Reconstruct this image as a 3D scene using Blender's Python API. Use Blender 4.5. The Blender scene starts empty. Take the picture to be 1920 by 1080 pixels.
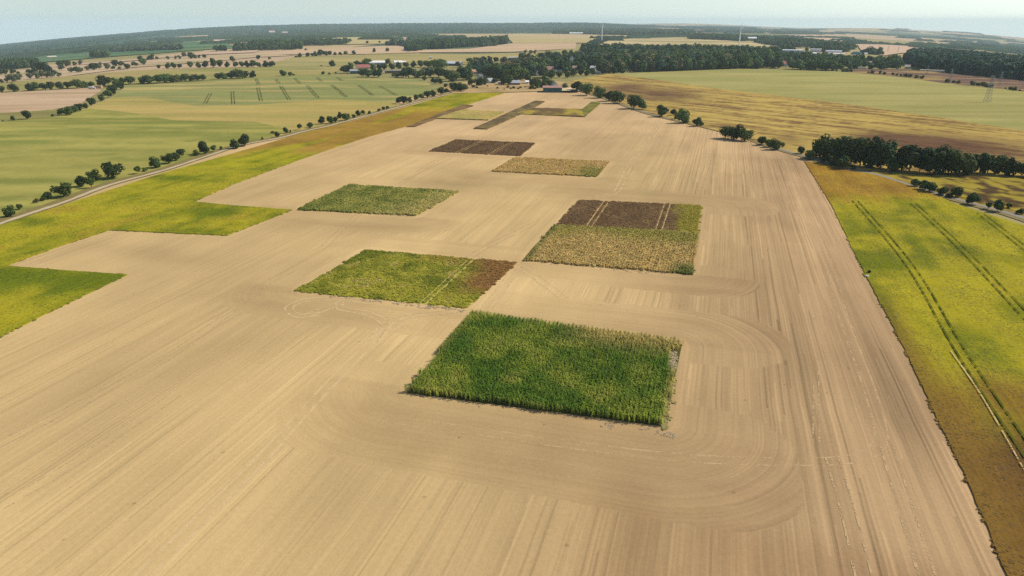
import bpy, bmesh, math, random
import numpy as np
from mathutils import Vector, Matrix
from mathutils.geometry import delaunay_2d_cdt

# ------------------------------------------------------------------ camera
F, HCAM, VH = 1280.0, 62.0, 41.0          # focal length in 1920-wide pixels, flight height, row of the level horizon
PITCH = math.atan((540 - VH) / F)
SP, CP = math.sin(PITCH), math.cos(PITCH)
sc = bpy.context.scene
COL = sc.collection
cam_d = bpy.data.cameras.new('camera'); cam = bpy.data.objects.new('camera', cam_d); COL.objects.link(cam)
cam.location = (0, 0, HCAM); cam.rotation_euler = (math.pi / 2 - PITCH, 0, 0)
cam_d.sensor_width = 36; cam_d.lens = 36 * F / 1920; cam_d.clip_start = 1; cam_d.clip_end = 80000
sc.camera = cam

# ------------------------------------------------------------------ sky and sun
SUN_EL, SUN_AZ = 43.0, 72.0               # azimuth clockwise from +Y (the view direction): from the right, a little ahead
w = bpy.data.worlds.new('World'); sc.world = w; w.use_nodes = True
nt = w.node_tree; nt.nodes.clear()
sky = nt.nodes.new('ShaderNodeTexSky'); sky.sky_type = 'NISHITA'; sky.sun_disc = False
sky.sun_elevation = math.radians(SUN_EL); sky.sun_rotation = math.radians(SUN_AZ)
sky.air_density = 1.0; sky.dust_density = 0.8; sky.ozone_density = 1.2; sky.altitude = 100
bg = nt.nodes.new('ShaderNodeBackground'); bg.inputs['Strength'].default_value = 0.122
wo = nt.nodes.new('ShaderNodeOutputWorld')
tc_ = nt.nodes.new('ShaderNodeTexCoord'); sx_ = nt.nodes.new('ShaderNodeSeparateXYZ'); cx_ = nt.nodes.new('ShaderNodeCombineXYZ')
mz_ = nt.nodes.new('ShaderNodeMath'); mz_.operation = 'MAXIMUM'; mz_.inputs[1].default_value = 0.06     # the horizon band goes on below eye level instead of the node's black lower half
nt.links.new(tc_.outputs['Generated'], sx_.inputs[0]); nt.links.new(sx_.outputs[0], cx_.inputs[0]); nt.links.new(sx_.outputs[1], cx_.inputs[1]); nt.links.new(sx_.outputs[2], mz_.inputs[0]); nt.links.new(mz_.outputs[0], cx_.inputs[2]); nt.links.new(cx_.outputs[0], sky.inputs[0])
nt.links.new(sky.outputs[0], bg.inputs[0]); nt.links.new(bg.outputs[0], wo.inputs[0])
sd = bpy.data.lights.new('sun', 'SUN'); sd.energy = 4.5; sd.angle = math.radians(0.55); sd.color = (1.0, 0.92, 0.77)
sun = bpy.data.objects.new('sun', sd); COL.objects.link(sun)
_d = Vector((math.sin(math.radians(SUN_AZ)) * math.cos(math.radians(SUN_EL)), math.cos(math.radians(SUN_AZ)) * math.cos(math.radians(SUN_EL)), math.sin(math.radians(SUN_EL))))
sun.rotation_euler = _d.to_track_quat('Z', 'Y').to_euler(); sun.location = (200, 0, 300)
vs = sc.view_settings; vs.view_transform = 'Standard'; vs.look = 'None'; vs.exposure = 0.18; vs.gamma = 1.0; vs.use_curve_mapping = False
cy = sc.cycles
cy.max_bounces = 4; cy.diffuse_bounces = 2; cy.glossy_bounces = 1; cy.transmission_bounces = 2; cy.volume_bounces = 1; cy.transparent_max_bounces = 8
cy.use_denoising = False; cy.denoiser = 'OPENIMAGEDENOISE'; cy.denoising_input_passes = 'RGB_ALBEDO_NORMAL'; cy.denoising_prefilter = 'ACCURATE'
KLIGHT = 1.45                              # light on a level surface; seen colour / KLIGHT = base colour

rng = np.random.default_rng(7); random.seed(7)

# ------------------------------------------------------------------ numpy noise
def _hash(i, j, s):
    v = np.sin(i * 127.1 + j * 311.7 + s * 74.7) * 43758.5453
    return v - np.floor(v)
def vnoise(x, y, s=0):
    x = np.asarray(x, float); y = np.asarray(y, float)
    i, j = np.floor(x), np.floor(y); fx, fy = x - i, y - j
    fx = fx * fx * (3 - 2 * fx); fy = fy * fy * (3 - 2 * fy)
    a, b, c, d = _hash(i, j, s), _hash(i + 1, j, s), _hash(i, j + 1, s), _hash(i + 1, j + 1, s)
    return (a * (1 - fx) + b * fx) * (1 - fy) + (c * (1 - fx) + d * fx) * fy
def fbm(x, y, o=3, s=0):
    t, a, n = 0, 1.0, 0
    for k in range(o):
        t = t + a * vnoise(x * 2 ** k, y * 2 ** k, s + k * 13); n += a; a *= 0.55
    return t / n
def sstep(a, b, x):
    t = np.clip((np.asarray(x, float) - a) / (b - a), 0, 1); return t * t * (3 - 2 * t)
def lin(c): return tuple(((v / 255) / 12.92 if v / 255 <= 0.04045 else ((v / 255 + 0.055) / 1.055) ** 2.4) for v in c)
def seen(*c): return np.array([v / KLIGHT for v in lin(c)])
def mix(a, b, t):
    t = np.asarray(t)[..., None]; return a * (1 - t) + b * t

# ------------------------------------------------------------------ terrain
AZM = math.atan2(960, F * CP + 480 * SP)
def _k(v):
    y = (540 - v) / F; x = 960 / F
    return (SP - y * CP) / math.hypot(x, CP + y * SP)
KL, KR = _k(75), _k(70)
def terrain(x, y):
    x = np.asarray(x, float); y = np.asarray(y, float)
    r = np.hypot(x, y) + 1e-6; az = np.arctan2(x, y)
    q = np.clip(np.abs(az) / AZM, 0, 1.25)
    k = np.where(az < 0, KL, KR) * q ** 3.3
    z = -k * r * sstep(350, 2600, r)
    u = az / AZM                                                    # about -1 left edge .. 1 right edge
    z = z + 36 * np.exp(-((r - 7400) / 1500) ** 2) * (0.15 + 0.85 * sstep(-1.0, -0.35, u)) * (1 - sstep(0.1, 0.45, u)) * (0.8 + 0.4 * vnoise(u * 6 + 3, r * 0, 5))
    z = z + 50 * np.exp(-((r - 13500) / 1500) ** 2) * np.exp(-((u - 0.38) / 0.16) ** 2)
    z = z + 60 * np.exp(-((r - 12000) / 2200) ** 2) * sstep(0.55, 0.8, u)
    z = z + 7 * (fbm(x / 900 + 5, y / 900, 2, 3) - 0.5) * sstep(900, 2200, r)
    return z
def ray(u, v):
    x, y = (u - 960) / F, (540 - v) / F
    return x, CP + y * SP, -SP + y * CP
TS = np.geomspace(20, 60000, 420)
def at(u, v):
    """the point of the ground seen at a picture position (1920 wide)"""
    dx, dy, dz = ray(u, v); ts = TS
    for _ in range(3):
        neg = HCAM + dz * ts - terrain(dx * ts, dy * ts) < 0
        if not neg.any(): t = 12000.0; break
        i = int(np.argmax(neg)); t = ts[i]; ts = np.linspace(ts[max(i - 1, 0)], ts[i], 24)
    return Vector((dx * t, dy * t, float(terrain(dx * t, dy * t))))
def px2m(p, px):                                                    # pixels at a point -> metres (upright)
    depth = p.y * CP + (HCAM - p.z) * SP
    return px * depth / (F * CP)
GA = math.radians(73.5)                                             # direction of the drill rows
EB = np.array([math.cos(GA), math.sin(GA)]); EA = np.array([math.sin(GA), -math.cos(GA)])
def ab(x, y): return x * EA[0] + y * EA[1], x * EB[0] + y * EB[1]

# ------------------------------------------------------------------ materials
def new_mat(name):
    m = bpy.data.materials.new(name); m.use_nodes = True
    n = m.node_tree; b = n.nodes['Principled BSDF']; b.inputs['Roughness'].default_value = 0.9
    b.inputs['Specular IOR Level'].default_value = 0.15
    return m, n, b
def plain(name, c, rough=0.8, var=0.12, scale=1.5, metal=0.0):
    m, n, b = new_mat(name); b.inputs['Roughness'].default_value = rough; b.inputs['Metallic'].default_value = metal
    tc = n.nodes.new('ShaderNodeTexCoord'); no = n.nodes.new('ShaderNodeTexNoise'); no.inputs['Scale'].default_value = scale; no.inputs['Detail'].default_value = 4
    n.links.new(tc.outputs['Object'], no.inputs['Vector'])
    mx = n.nodes.new('ShaderNodeMix'); mx.data_type = 'RGBA'
    mx.inputs[6].default_value = (*[v * (1 - var) for v in c], 1); mx.inputs[7].default_value = (*[min(1, v * (1 + var)) for v in c], 1)
    n.links.new(no.outputs['Fac'], mx.inputs[0]); n.links.new(mx.outputs[2], b.inputs['Base Color'])
    return m
def _math(n, op, a, b=None):
    q = n.nodes.new('ShaderNodeMath'); q.operation = op
    for i, v in enumerate((a, b)):
        if v is None: continue
        if isinstance(v, (int, float)): q.inputs[i].default_value = v
        else: n.links.new(v, q.inputs[i])
    return q.outputs[0]
def _noise(n, vec, scale, detail=3, rough=0.55):
    q = n.nodes.new('ShaderNodeTexNoise'); q.inputs['Scale'].default_value = scale; q.inputs['Detail'].default_value = detail; q.inputs['Roughness'].default_value = rough
    n.links.new(vec, q.inputs['Vector']); return q.outputs['Fac']
def _combine(n, x, y, z):
    q = n.nodes.new('ShaderNodeCombineXYZ')
    for i, v in enumerate((x, y, z)):
        if isinstance(v, (int, float)): q.inputs[i].default_value = v
        else: n.links.new(v, q.inputs[i])
    return q.outputs[0]
def _pos_ab(n):
    g = n.nodes.new('ShaderNodeNewGeometry'); s = n.nodes.new('ShaderNodeSeparateXYZ'); n.links.new(g.outputs['Position'], s.inputs[0])
    a = _math(n, 'ADD', _math(n, 'MULTIPLY', s.outputs[0], float(EA[0])), _math(n, 'MULTIPLY', s.outputs[1], float(EA[1])))
    b = _math(n, 'ADD', _math(n, 'MULTIPLY', s.outputs[0], float(EB[0])), _math(n, 'MULTIPLY', s.outputs[1], float(EB[1])))
    return g, s, a, b
def _scale_col(n, col, fac):
    q = n.nodes.new('ShaderNodeVectorMath'); q.operation = 'SCALE'; n.links.new(col, q.inputs[0]); n.links.new(fac, q.inputs[3]); return q.outputs[0]
def _attr(n, name, t='GEOMETRY'):
    q = n.nodes.new('ShaderNodeAttribute'); q.attribute_name = name; q.attribute_type = t; return q

def sheet_mat(name, s1=0.5, s2=0.05, amp=0.5, row=0.0, streak=0.0):
    """crop or ground sheet: colour attribute times grain, optional drill rows and broad streaks"""
    m, n, b = new_mat(name); b.inputs['Roughness'].default_value = 1.0; b.inputs['Specular IOR Level'].default_value = 0.0
    g, s, a, bb = _pos_ab(n)
    f1 = _noise(n, g.outputs['Position'], s1, 4, 0.65); f2 = _noise(n, g.outputs['Position'], s2, 4, 0.6)
    fac = _math(n, 'ADD', _math(n, 'MULTIPLY', f1, amp), _math(n, 'MULTIPLY', f2, amp * 0.7))
    fac = _math(n, 'ADD', fac, 1 - amp * 0.85)
    if streak:
        f3 = _noise(n, _combine(n, _math(n, 'MULTIPLY', s.outputs[0], 0.006), _math(n, 'MULTIPLY', s.outputs[1], 0.05), 0), 1.0, 4, 0.6)
        fac = _math(n, 'ADD', fac, _math(n, 'MULTIPLY', _math(n, 'SUBTRACT', f3, 0.5), streak))
    if row:
        f4 = _noise(n, _combine(n, _math(n, 'MULTIPLY', a, 1.6), _math(n, 'MULTIPLY', bb, 0.02), 0), 1.0, 2)
        fac = _math(n, 'ADD', fac, _math(n, 'MULTIPLY', _math(n, 'SUBTRACT', f4, 0.5), row))
    fac = _math(n, 'MAXIMUM', fac, 0.15)
    n.links.new(_scale_col(n, _attr(n, 'col').outputs['Color'], fac), b.inputs['Base Color'])
    return m
M_FIELD = sheet_mat('far_field', 0.3, 0.012, 0.42, 0, 0.6)
M_CROP = sheet_mat('crop_canopy', 1.3, 0.10, 0.75, 0.6, 0.0)

def leaf_mat(name, source):
    m, n, b = new_mat(name); b.inputs['Roughness'].default_value = 0.75; b.inputs['Specular IOR Level'].default_value = 0.12
    if source == 'object':
        c = n.nodes.new('ShaderNodeObjectInfo').outputs['Color']
    else:
        c = _attr(n, 'col', 'INSTANCER').outputs['Color']
    g = n.nodes.new('ShaderNodeNewGeometry')
    f = _noise(n, g.outputs['Position'], 0.9, 2)
    fac = _math(n, 'ADD', _math(n, 'MULTIPLY', f, 0.9), 0.55)
    c2 = _scale_col(n, c, fac); n.links.new(c2, b.inputs['Base Color'])
    tr = n.nodes.new('ShaderNodeBsdfTranslucent'); n.links.new(c2, tr.inputs[0])
    mx = n.nodes.new('ShaderNodeMixShader'); mx.inputs[0].default_value = 0.3
    out = n.nodes['Material Output']
    n.links.new(b.outputs[0], mx.inputs[1]); n.links.new(tr.outputs[0], mx.inputs[2]); n.links.new(mx.outputs[0], out.inputs[0])
    return m
M_LEAF = leaf_mat('tree_leaves', 'object'); M_LEAF_I = leaf_mat('wood_leaves', 'instance')
M_BARK = plain('bark', (0.09, 0.07, 0.05), 0.95, 0.3, 3)

# ------------------------------------------------------------------ object helpers
def tag(o, label=None, cat=None, group=None, kind=None):
    if label: o['label'] = label
    if cat: o['category'] = cat
    if group: o['group'] = group
    if kind: o['kind'] = kind
    return o
def mesh_np(name, V, faces, mat=None, col=None, smooth=False):
    me = bpy.data.meshes.new(name); me.from_pydata([tuple(v) for v in V] if not isinstance(V, list) else V, [], faces)
    if mat: me.materials.append(mat)
    if col is not None: set_col(me, col)
    if smooth: me.polygons.foreach_set('use_smooth', np.ones(len(me.polygons), bool))
    me.update(); return me
def fast_mesh(name, V, Q, mat, col=None, smooth=False):
    """V (n,3), Q (m,k) index array of equal-size faces"""
    V = np.asarray(V, np.float32); Q = np.asarray(Q, np.int32)
    me = bpy.data.meshes.new(name); me.vertices.add(len(V)); me.vertices.foreach_set('co', V.ravel())
    k = Q.shape[1]; me.loops.add(Q.size); me.loops.foreach_set('vertex_index', Q.ravel())
    me.polygons.add(len(Q)); me.polygons.foreach_set('loop_start', np.arange(0, Q.size, k, dtype=np.int32)); me.polygons.foreach_set('loop_total', np.full(len(Q), k, np.int32))
    me.materials.append(mat); me.update(calc_edges=True)
    if smooth: me.polygons.foreach_set('use_smooth', np.ones(len(Q), bool))
    if col is not None: set_col(me, col)
    return me
def set_col(me, col):
    a = me.attributes.new('col', 'FLOAT_COLOR', 'POINT'); c = np.ones((len(me.vertices), 4), np.float32); c[:, :3] = col; a.data.foreach_set('color', c.ravel())
def link(me_or_none, name, parent=None, loc=None):
    o = bpy.data.objects.new(name, me_or_none); COL.objects.link(o)
    if parent: o.parent = parent
    if loc is not None: o.location = loc
    return o
def inside(P, x, y):
    x = np.asarray(x, float); y = np.asarray(y, float); r = np.zeros(x.shape, bool); n = len(P)
    for i in range(n):
        (x1, y1), (x2, y2) = P[i], P[(i + 1) % n]
        if y1 == y2: continue
        c = ((y1 > y) != (y2 > y)) & (x < (x2 - x1) * (y - y1) / (y2 - y1) + x1); r ^= c
    return r
def resample(P, step, closed=True):
    out = []; n = len(P)
    for i in range(n if closed else n - 1):
        a, b = np.array(P[i]), np.array(P[(i + 1) % n]); L = np.linalg.norm(b - a); k = max(1, int(L / step))
        for j in range(k): out.append(a + (b - a) * j / k)
    if not closed: out.append(np.array(P[-1]))
    return np.array(out)
def world(pxs): return [tuple(at(u, v).xy) for u, v in pxs]

FIELDS = {}
def field(name, label, P, colf, off=0.05, height=0.0, step=None, mat=None, kind='structure', rough=0.0, cat=None, jag=0.0, ptype='field'):
    """a sheet over the world polygon P draped on the terrain; height > 0 gives a crop canopy with sides"""
    P = [np.array(p) for p in P]
    A = np.array(P); size = np.ptp(A, axis=0).max(); step = step or max(size / 45, 2.0)
    B = resample(P, step * 0.8)
    if jag: B = B + (rng.random(B.shape) - 0.5) * jag
    x0, y0 = A.min(0); x1, y1 = A.max(0)
    gx, gy = np.meshgrid(np.arange(x0, x1, step), np.arange(y0, y1, step)); gx = gx.ravel(); gy = gy.ravel()
    gx = gx + (rng.random(gx.shape) - .5) * step * .4; gy = gy + (rng.random(gy.shape) - .5) * step * .4
    k = inside(B, gx, gy); gx, gy = gx[k], gy[k]
    co = [Vector((float(a), float(b))) for a, b in B] + [Vector((float(a), float(b))) for a, b in zip(gx, gy)]
    nb = len(B)
    r = delaunay_2d_cdt(co, [(i, (i + 1) % nb) for i in range(nb)], [list(range(nb))], 1, 1e-5)
    V2, Fc = r[0], r[2]
    X = np.array([v.x for v in V2]); Y = np.array([v.y for v in V2]); R = np.hypot(X, Y)
    Z = terrain(X, Y) + off + 0.00035 * np.maximum(0, R - 250) * (off / 0.05)
    V = [(float(a), float(b), float(c)) for a, b, c in zip(X, Y, Z)]
    C = colf(X, Y)
    faces = [tuple(f) for f in Fc]
    if height:
        Zt = Z + height * (1 + rough * (rng.random(len(Z)) - .5))
        V = [(a, b, float(c)) for (a, b, _), c in zip(V, Zt)]
        cnt = {}
        for f in faces:
            for i in range(len(f)):
                e = (f[i], f[(i + 1) % len(f)]); cnt[e] = 1
        edge = [e for e in cnt if (e[1], e[0]) not in cnt]; mp = {}
        C = list(C)
        for e in edge:
            for i in e:
                if i not in mp: mp[i] = len(V); V.append((V[i][0], V[i][1], float(Z[i]) - 0.1)); C.append(C[i])
        faces += [(a, mp[a], mp[b], b) for a, b in edge]; C = np.array(C)
    me = mesh_np(name, V, faces, mat or M_FIELD, C)
    o = link(me, name); tag(o, label, cat or ptype, None, kind); FIELDS[label] = o
    return o

# ------------------------------------------------------------------ ground to the horizon
def ground_mat():
    m, n, b = new_mat('countryside'); b.inputs['Roughness'].default_value = 1; b.inputs['Specular IOR Level'].default_value = 0
    g = n.nodes.new('ShaderNodeNewGeometry'); mp = n.nodes.new('ShaderNodeMapping'); mp.inputs['Scale'].default_value = (1 / 520, 1 / 900, 0); mp.inputs['Rotation'].default_value = (0, 0, 0.3)
    n.links.new(g.outputs['Position'], mp.inputs['Vector'])
    v = n.nodes.new('ShaderNodeTexVoronoi'); v.inputs['Scale'].default_value = 1.0; v.distance = 'CHEBYCHEV'; n.links.new(mp.outputs[0], v.inputs['Vector'])
    s = n.nodes.new('ShaderNodeSeparateColor'); n.links.new(v.outputs['Color'], s.inputs[0])
    r = n.nodes.new('ShaderNodeValToRGB'); r.color_ramp.interpolation = 'CONSTANT'
    cols = [(0, seen(196, 172, 128)), (.22, seen(160, 150, 98)), (.42, seen(120, 128, 88)), (.55, seen(200, 172, 138)), (.72, seen(172, 158, 108)), (.88, seen(96, 112, 84))]
    e = r.color_ramp.elements
    while len(e) < len(cols): e.new(0.5)
    for k, (p, c) in enumerate(cols): e[k].position = p; e[k].color = (*c, 1)
    n.links.new(s.outputs[0], r.inputs[0])
    f = _noise(n, g.outputs['Position'], 0.02, 5, 0.6); fac = _math(n, 'ADD', _math(n, 'MULTIPLY', f, 0.5), 0.75)
    n.links.new(_scale_col(n, r.outputs[0], fac), b.inputs['Base Color'])
    return m
azs = np.concatenate([np.arange(-180, -56, 3.0), np.arange(-56, 56, 0.5), np.arange(56, 180, 3.0)]) * math.pi / 180
rs = np.concatenate([[0.5], np.geomspace(8, 15500, 150)])
AZ, RR = np.meshgrid(azs, rs); X = RR * np.sin(AZ); Y = RR * np.cos(AZ)
Vg = np.stack([X, Y, terrain(X, Y) - 0.03 - 0.0002 * np.maximum(0, RR - 300)], -1).reshape(-1, 3)
na, nr = len(azs), len(rs); I = np.arange(nr * na).reshape(nr, na)
Qg = np.stack([I[:-1], np.roll(I, -1, 1)[:-1], np.roll(I, -1, 1)[1:], I[1:]], -1).reshape(-1, 4)
o = link(fast_mesh('ground', Vg, Qg, ground_mat(), smooth=True), 'ground'); tag(o, 'patchwork farmland plain reaching to the hazy horizon', 'ground', None, 'structure')

# ------------------------------------------------------------------ plots inside the worked field (pixel corners: front left, front right, back right, back left)
PLOTS = {
 'maize': [(762, 737), (1247, 800), (1279, 645), (884, 590)],
 'soy': [(553, 546), (873, 578), (970, 493), (688, 469)],
 'green': [(556, 394), (780, 405), (860, 360), (656, 347)],
 'stubble': [(982, 489), (1298, 515), (1309, 437), (1040, 424)],
 'brown': [(1041, 424), (1308, 436), (1316, 385), (1085, 375)],
 'tan': [(923, 322), (1118, 332), (1143, 304), (966, 296)],
 'brown2': [(803, 284), (975, 293), (1004, 268), (855, 262)],
}
WP = {k: world(v) for k, v in PLOTS.items()}
def rect_ab(P):
    q = [ab(*p) for p in P]
    return (q[0][0] + q[3][0]) / 2, (q[1][0] + q[2][0]) / 2, (q[0][1] + q[1][1]) / 2, (q[2][1] + q[3][1]) / 2
RECT = {k: rect_ab(v) for k, v in WP.items()}

# ------------------------------------------------------------------ the worked soil field
def soil_mat():
    m, n, b = new_mat('tilled_soil'); b.inputs['Roughness'].default_value = 1; b.inputs['Specular IOR Level'].default_value = 0
    g, s, a, bb = _pos_ab(n)
    pr = _attr(n, 'ring').outputs['Fac']; mk = _attr(n, 'mask').outputs['Fac']
    def lines(p, q, seed):
        l1 = _noise(n, _combine(n, _math(n, 'MULTIPLY', p, 1.9), _math(n, 'MULTIPLY', q, 0.02), seed), 1.0, 3, 0.7)
        l2 = _noise(n, _combine(n, _math(n, 'MULTIPLY', p, 0.35), _math(n, 'MULTIPLY', q, 0.012), seed + 7), 1.0, 3, 0.6)
        def rows(pitch, run, k):
            wn = n.nodes.new('ShaderNodeTexWhiteNoise'); wn.noise_dimensions = '2D'
            pw = _math(n, 'ADD', p, _math(n, 'MULTIPLY', _noise(n, _combine(n, _math(n, 'MULTIPLY', q, .05), seed, 0), 1.0, 2), .5))
            i1 = _math(n, 'FLOOR', _math(n, 'DIVIDE', pw, pitch)); i2 = _math(n, 'FLOOR', _math(n, 'ADD', _math(n, 'DIVIDE', q, run), _math(n, 'MULTIPLY', i1, .377)))
            n.links.new(_combine(n, i1, _math(n, 'ADD', i2, k), 0), wn.inputs['Vector']); return wn.outputs['Value']
        r1 = rows(.30, 60, 1.0); r2 = rows(.34, 85, 5.0); r3 = rows(.9, 110, 9.0)
        l3 = _math(n, 'ADD', _math(n, 'MULTIPLY', r1, .20), _math(n, 'MULTIPLY', r3, .10))
        l3 = _math(n, 'SUBTRACT', l3, _math(n, 'MULTIPLY', _math(n, 'GREATER_THAN', r2, .95), .24))
        l3 = _math(n, 'ADD', l3, _math(n, 'MULTIPLY', _math(n, 'LESS_THAN', r2, .045), .18))
        return _math(n, 'ADD', _math(n, 'ADD', _math(n, 'MULTIPLY', l1, 0.40), _math(n, 'MULTIPLY', l2, 0.34)), l3)
    A_ = lines(a, bb, 0.0); B_ = lines(pr, _math(n, 'MULTIPLY', _math(n, 'ADD', s.outputs[0], s.outputs[1]), 0.6), 3.0)
    mx = n.nodes.new('ShaderNodeMix'); n.links.new(mk, mx.inputs[0]); n.links.new(A_, mx.inputs[2]); n.links.new(B_, mx.inputs[3])
    amp_ = _attr(n, 'amp').outputs['Fac']; mx_out = _math(n, 'ADD', _math(n, 'MULTIPLY', _math(n, 'SUBTRACT', mx.outputs[0], .516), amp_), .516)
    f1 = _noise(n, g.outputs['Position'], 1.4, 6, 0.85); f2 = _noise(n, g.outputs['Position'], 0.06, 3)
    fac = _math(n, 'ADD', mx_out, _math(n, 'ADD', _math(n, 'MULTIPLY', f1, 0.5), _math(n, 'MULTIPLY', f2, 0.14)))
    fac = _math(n, 'ADD', fac, 1 - 0.84)
    # scattered dark clods
    vo = n.nodes.new('ShaderNodeTexVoronoi'); vo.inputs['Scale'].default_value = 0.16; n.links.new(g.outputs['Position'], vo.inputs['Vector'])
    cl = _math(n, 'LESS_THAN', vo.outputs['Distance'], 0.05)
    fac = _math(n, 'SUBTRACT', fac, _math(n, 'MULTIPLY', cl, 0.22))
    n.links.new(_scale_col(n, _attr(n, 'col').outputs['Color'], fac), b.inputs['Base Color'])
    bu = n.nodes.new('ShaderNodeBump'); bu.inputs['Strength'].default_value = 0.35; bu.inputs['Distance'].default_value = 0.15
    n.links.new(_math(n, 'ADD', f1, mx_out), bu.inputs['Height']); n.links.new(bu.outputs[0], b.inputs['Normal'])
    return m
def rbox(a, b, a0, a1, b0, b1, r):
    ca, cb = (a0 + a1) / 2, (b0 + b1) / 2
    dx = np.abs(a - ca) - ((a1 - a0) / 2 - r); dy = np.abs(b - cb) - ((b1 - b0) / 2 - r)
    return np.hypot(np.maximum(dx, 0), np.maximum(dy, 0)) + np.minimum(np.maximum(dx, dy), 0) - r
def blob(x, y, u, v, rx, ry):
    p = at(u, v); a, b = ab(x - p.x, y - p.y); return np.exp(-(a / rx) ** 2 - (b / ry) ** 2)
NX = 560; ys = np.geomspace(26, 700, 560)
S, YY = np.meshgrid(np.linspace(-1, 1, NX), ys)
XX = S * (YY * 0.78 + 62) - 10
a_, b_ = ab(XX, YY)
base = mix(seen(210, 179, 126), seen(193, 160, 119), sstep(-45, 40, a_ + 14 * (fbm(a_ / 40, b_ / 70, 2, 9) - .5)))
far = sstep(250, 480, YY); base = mix(base, np.array([seen(211, 177, 132)]), far * 0.8)
npass = np.floor((a_ + 1.2 * np.sin(b_ / 90)) / 6.0)
lw = .35 + .65 * sstep(-60, 10, a_ + 20 * (fbm(a_ / 30, b_ / 30, 2, 41) - .5))     # the drilled right half shows its passes most
t_pass = lw * (0.13 * (_hash(npass, np.floor(b_ / 140 + _hash(npass, npass, 4)), 1) - .5) + 0.24 * (fbm(a_ / 5, b_ / 120, 3, 21) - .5))
tone = 1 + 0.42 * (fbm(a_ / 34, b_ / 44, 4, 31) - .5) + 0.14 * (fbm(a_ / 7, b_ / 26, 3, 35) - .5)
sdf = np.full(XX.shape, 1e3); mask = np.zeros(XX.shape); dark = np.zeros(XX.shape)
heads = {'maize': (22, 17, 18), 'soy': (16, 14, 16), 'green': (17, 14, 16), 'stubble': (14, 0, 15), 'brown': (0, 20, 22), 'tan': (20, 12, 16), 'brown2': (12, 14, 14)}
for k, (wf, wb, e) in heads.items():
    a0, a1, b0, b1 = RECT[k]
    d = rbox(a_, b_, a0, a1, b0, b1, 2.0)
    if wf:
        m1 = rbox(a_, b_, a0 - e, a1 + e * 1.1, b0 - wf, b0 + 9, 12.0)
        hit = (m1 < 0) & (b_ < b0 + 9 - 0.0); side = hit & (b_ > b0) & ((a_ < a0) | (a_ > a1))
        mask = np.where(hit, 1, mask); dark = np.maximum(dark, np.where(hit & (b_ < b0 + 1), 0.6 + 1.2 * (fbm(a_ / 30, b_ / 3.0, 3, 7) - .5) + 1.2 * (fbm(a_ / 14, b_ / 14, 3, 57) - .5), 0) * (0.55 + 0.45 * sstep(-1, -3, m1)))
    if wb:
        m2 = rbox(a_, b_, a0 - e * .8, a1 + e * 1.2, b1 - 9, b1 + wb, 12.0)
        hit = (m2 < 0) & (b_ > b1 - 9)
        mask = np.where(hit, 1, mask); dark = np.maximum(dark, np.where(hit & (b_ > b1 - 1), 0.32 + 1.2 * (fbm(a_ / 30, b_ / 3.0, 3, 17) - .5) + 1.2 * (fbm(a_ / 14, b_ / 14, 3, 58) - .5), 0))
    sdf = np.minimum(sdf, d)
colS = base * (tone + t_pass * (1 - .75 * mask))[..., None]
colS = colS * mix(np.array([1., 1, 1]), np.array([0.86, 0.82, 0.81]), sstep(-22, -6, a_ + 9 * (fbm(a_ / 12, b_ / 30, 3, 45) - .5) * 2) * sstep(84, 74, b_ + .12 * a_ + 6 * (fbm(a_ / 6, b_ / 12, 2, 46) - .5)) * (.5 + .9 * fbm(a_ / 4, b_ / 40, 3, 47)))
colS = colS * mix(np.array([1., 1, 1]), np.array([0.885, 0.865, 0.865]), np.clip(dark, 0, 1))
for (u, v, rx, ry, c) in [(820, 600, 14, 14, 1.13), (1000, 540, 18, 10, 1.10), (760, 450, 22, 14, 1.10), (650, 500, 14, 24, 1.08), (900, 400, 14, 40, 1.06), (1340, 830, 10, 6, 1.08),
                          (600, 425, 26, 9, 0.85), (720, 425, 20, 8, 0.86), (640, 590, 18, 5, 0.88), (880, 345, 30, 7, .88), (1180, 360, 30, 6, .9), (1540, 480, 9, 30, 0.95), (1700, 790, 6, 9, 0.86), (1330, 760, 5, 22, 0.92), (1450, 640, 10, 16, 0.95), (250, 470, 22, 6, 0.86), (330, 490, 14, 5, .9),
                          (700, 900, 9, 16, 0.93), (1560, 980, 9, 20, 0.96), (300, 900, 30, 25, 1.03), (1250, 250, 50, 60, 0.97), (1000, 360, 60, 12, 0.97)]:
    colS = colS * (1 + (c - 1) * blob(XX, YY, u, v, rx, ry))[..., None]
# bright edge where the drill turned beside a headland, like a dusty rim
rim = np.exp(-((sdf - 1.2) / 1.0) ** 2) * 0.08; colS = colS * (1 + rim)[..., None]
SOILP = [(-330, 20), (95, 20), (165, 330), (190, 420), (120, 680), (-40, 700), (-150, 520), (-330, 300)]
I = np.arange(XX.size).reshape(XX.shape)
Q = np.stack([I[:-1, :-1], I[:-1, 1:], I[1:, 1:], I[1:, :-1]], -1).reshape(-1, 4)
cx = XX.ravel()[Q].mean(1); cyy = YY.ravel()[Q].mean(1); Q = Q[inside(SOILP, cx, cyy)]
Vs = np.stack([XX, YY, terrain(XX, YY) + 0.02 + 0.0001 * np.maximum(0, np.hypot(XX, YY) - 250)], -1).reshape(-1, 3)
use = np.unique(Q); remap = np.full(len(Vs), -1); remap[use] = np.arange(len(use)); Q = remap[Q]
me = fast_mesh('soil_field', Vs[use], Q, soil_mat(), colS.reshape(-1, 3)[use])
amp = np.clip((.46 + .42 * sstep(-40, 10, a_ + 24 * (fbm(a_ / 30, b_ / 30, 2, 41) - .5)) + .5 * (fbm(a_ / 16, b_ / 22, 3, 43) - .5)) * (1 - .38 * mask), .12, 1.0)
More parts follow.
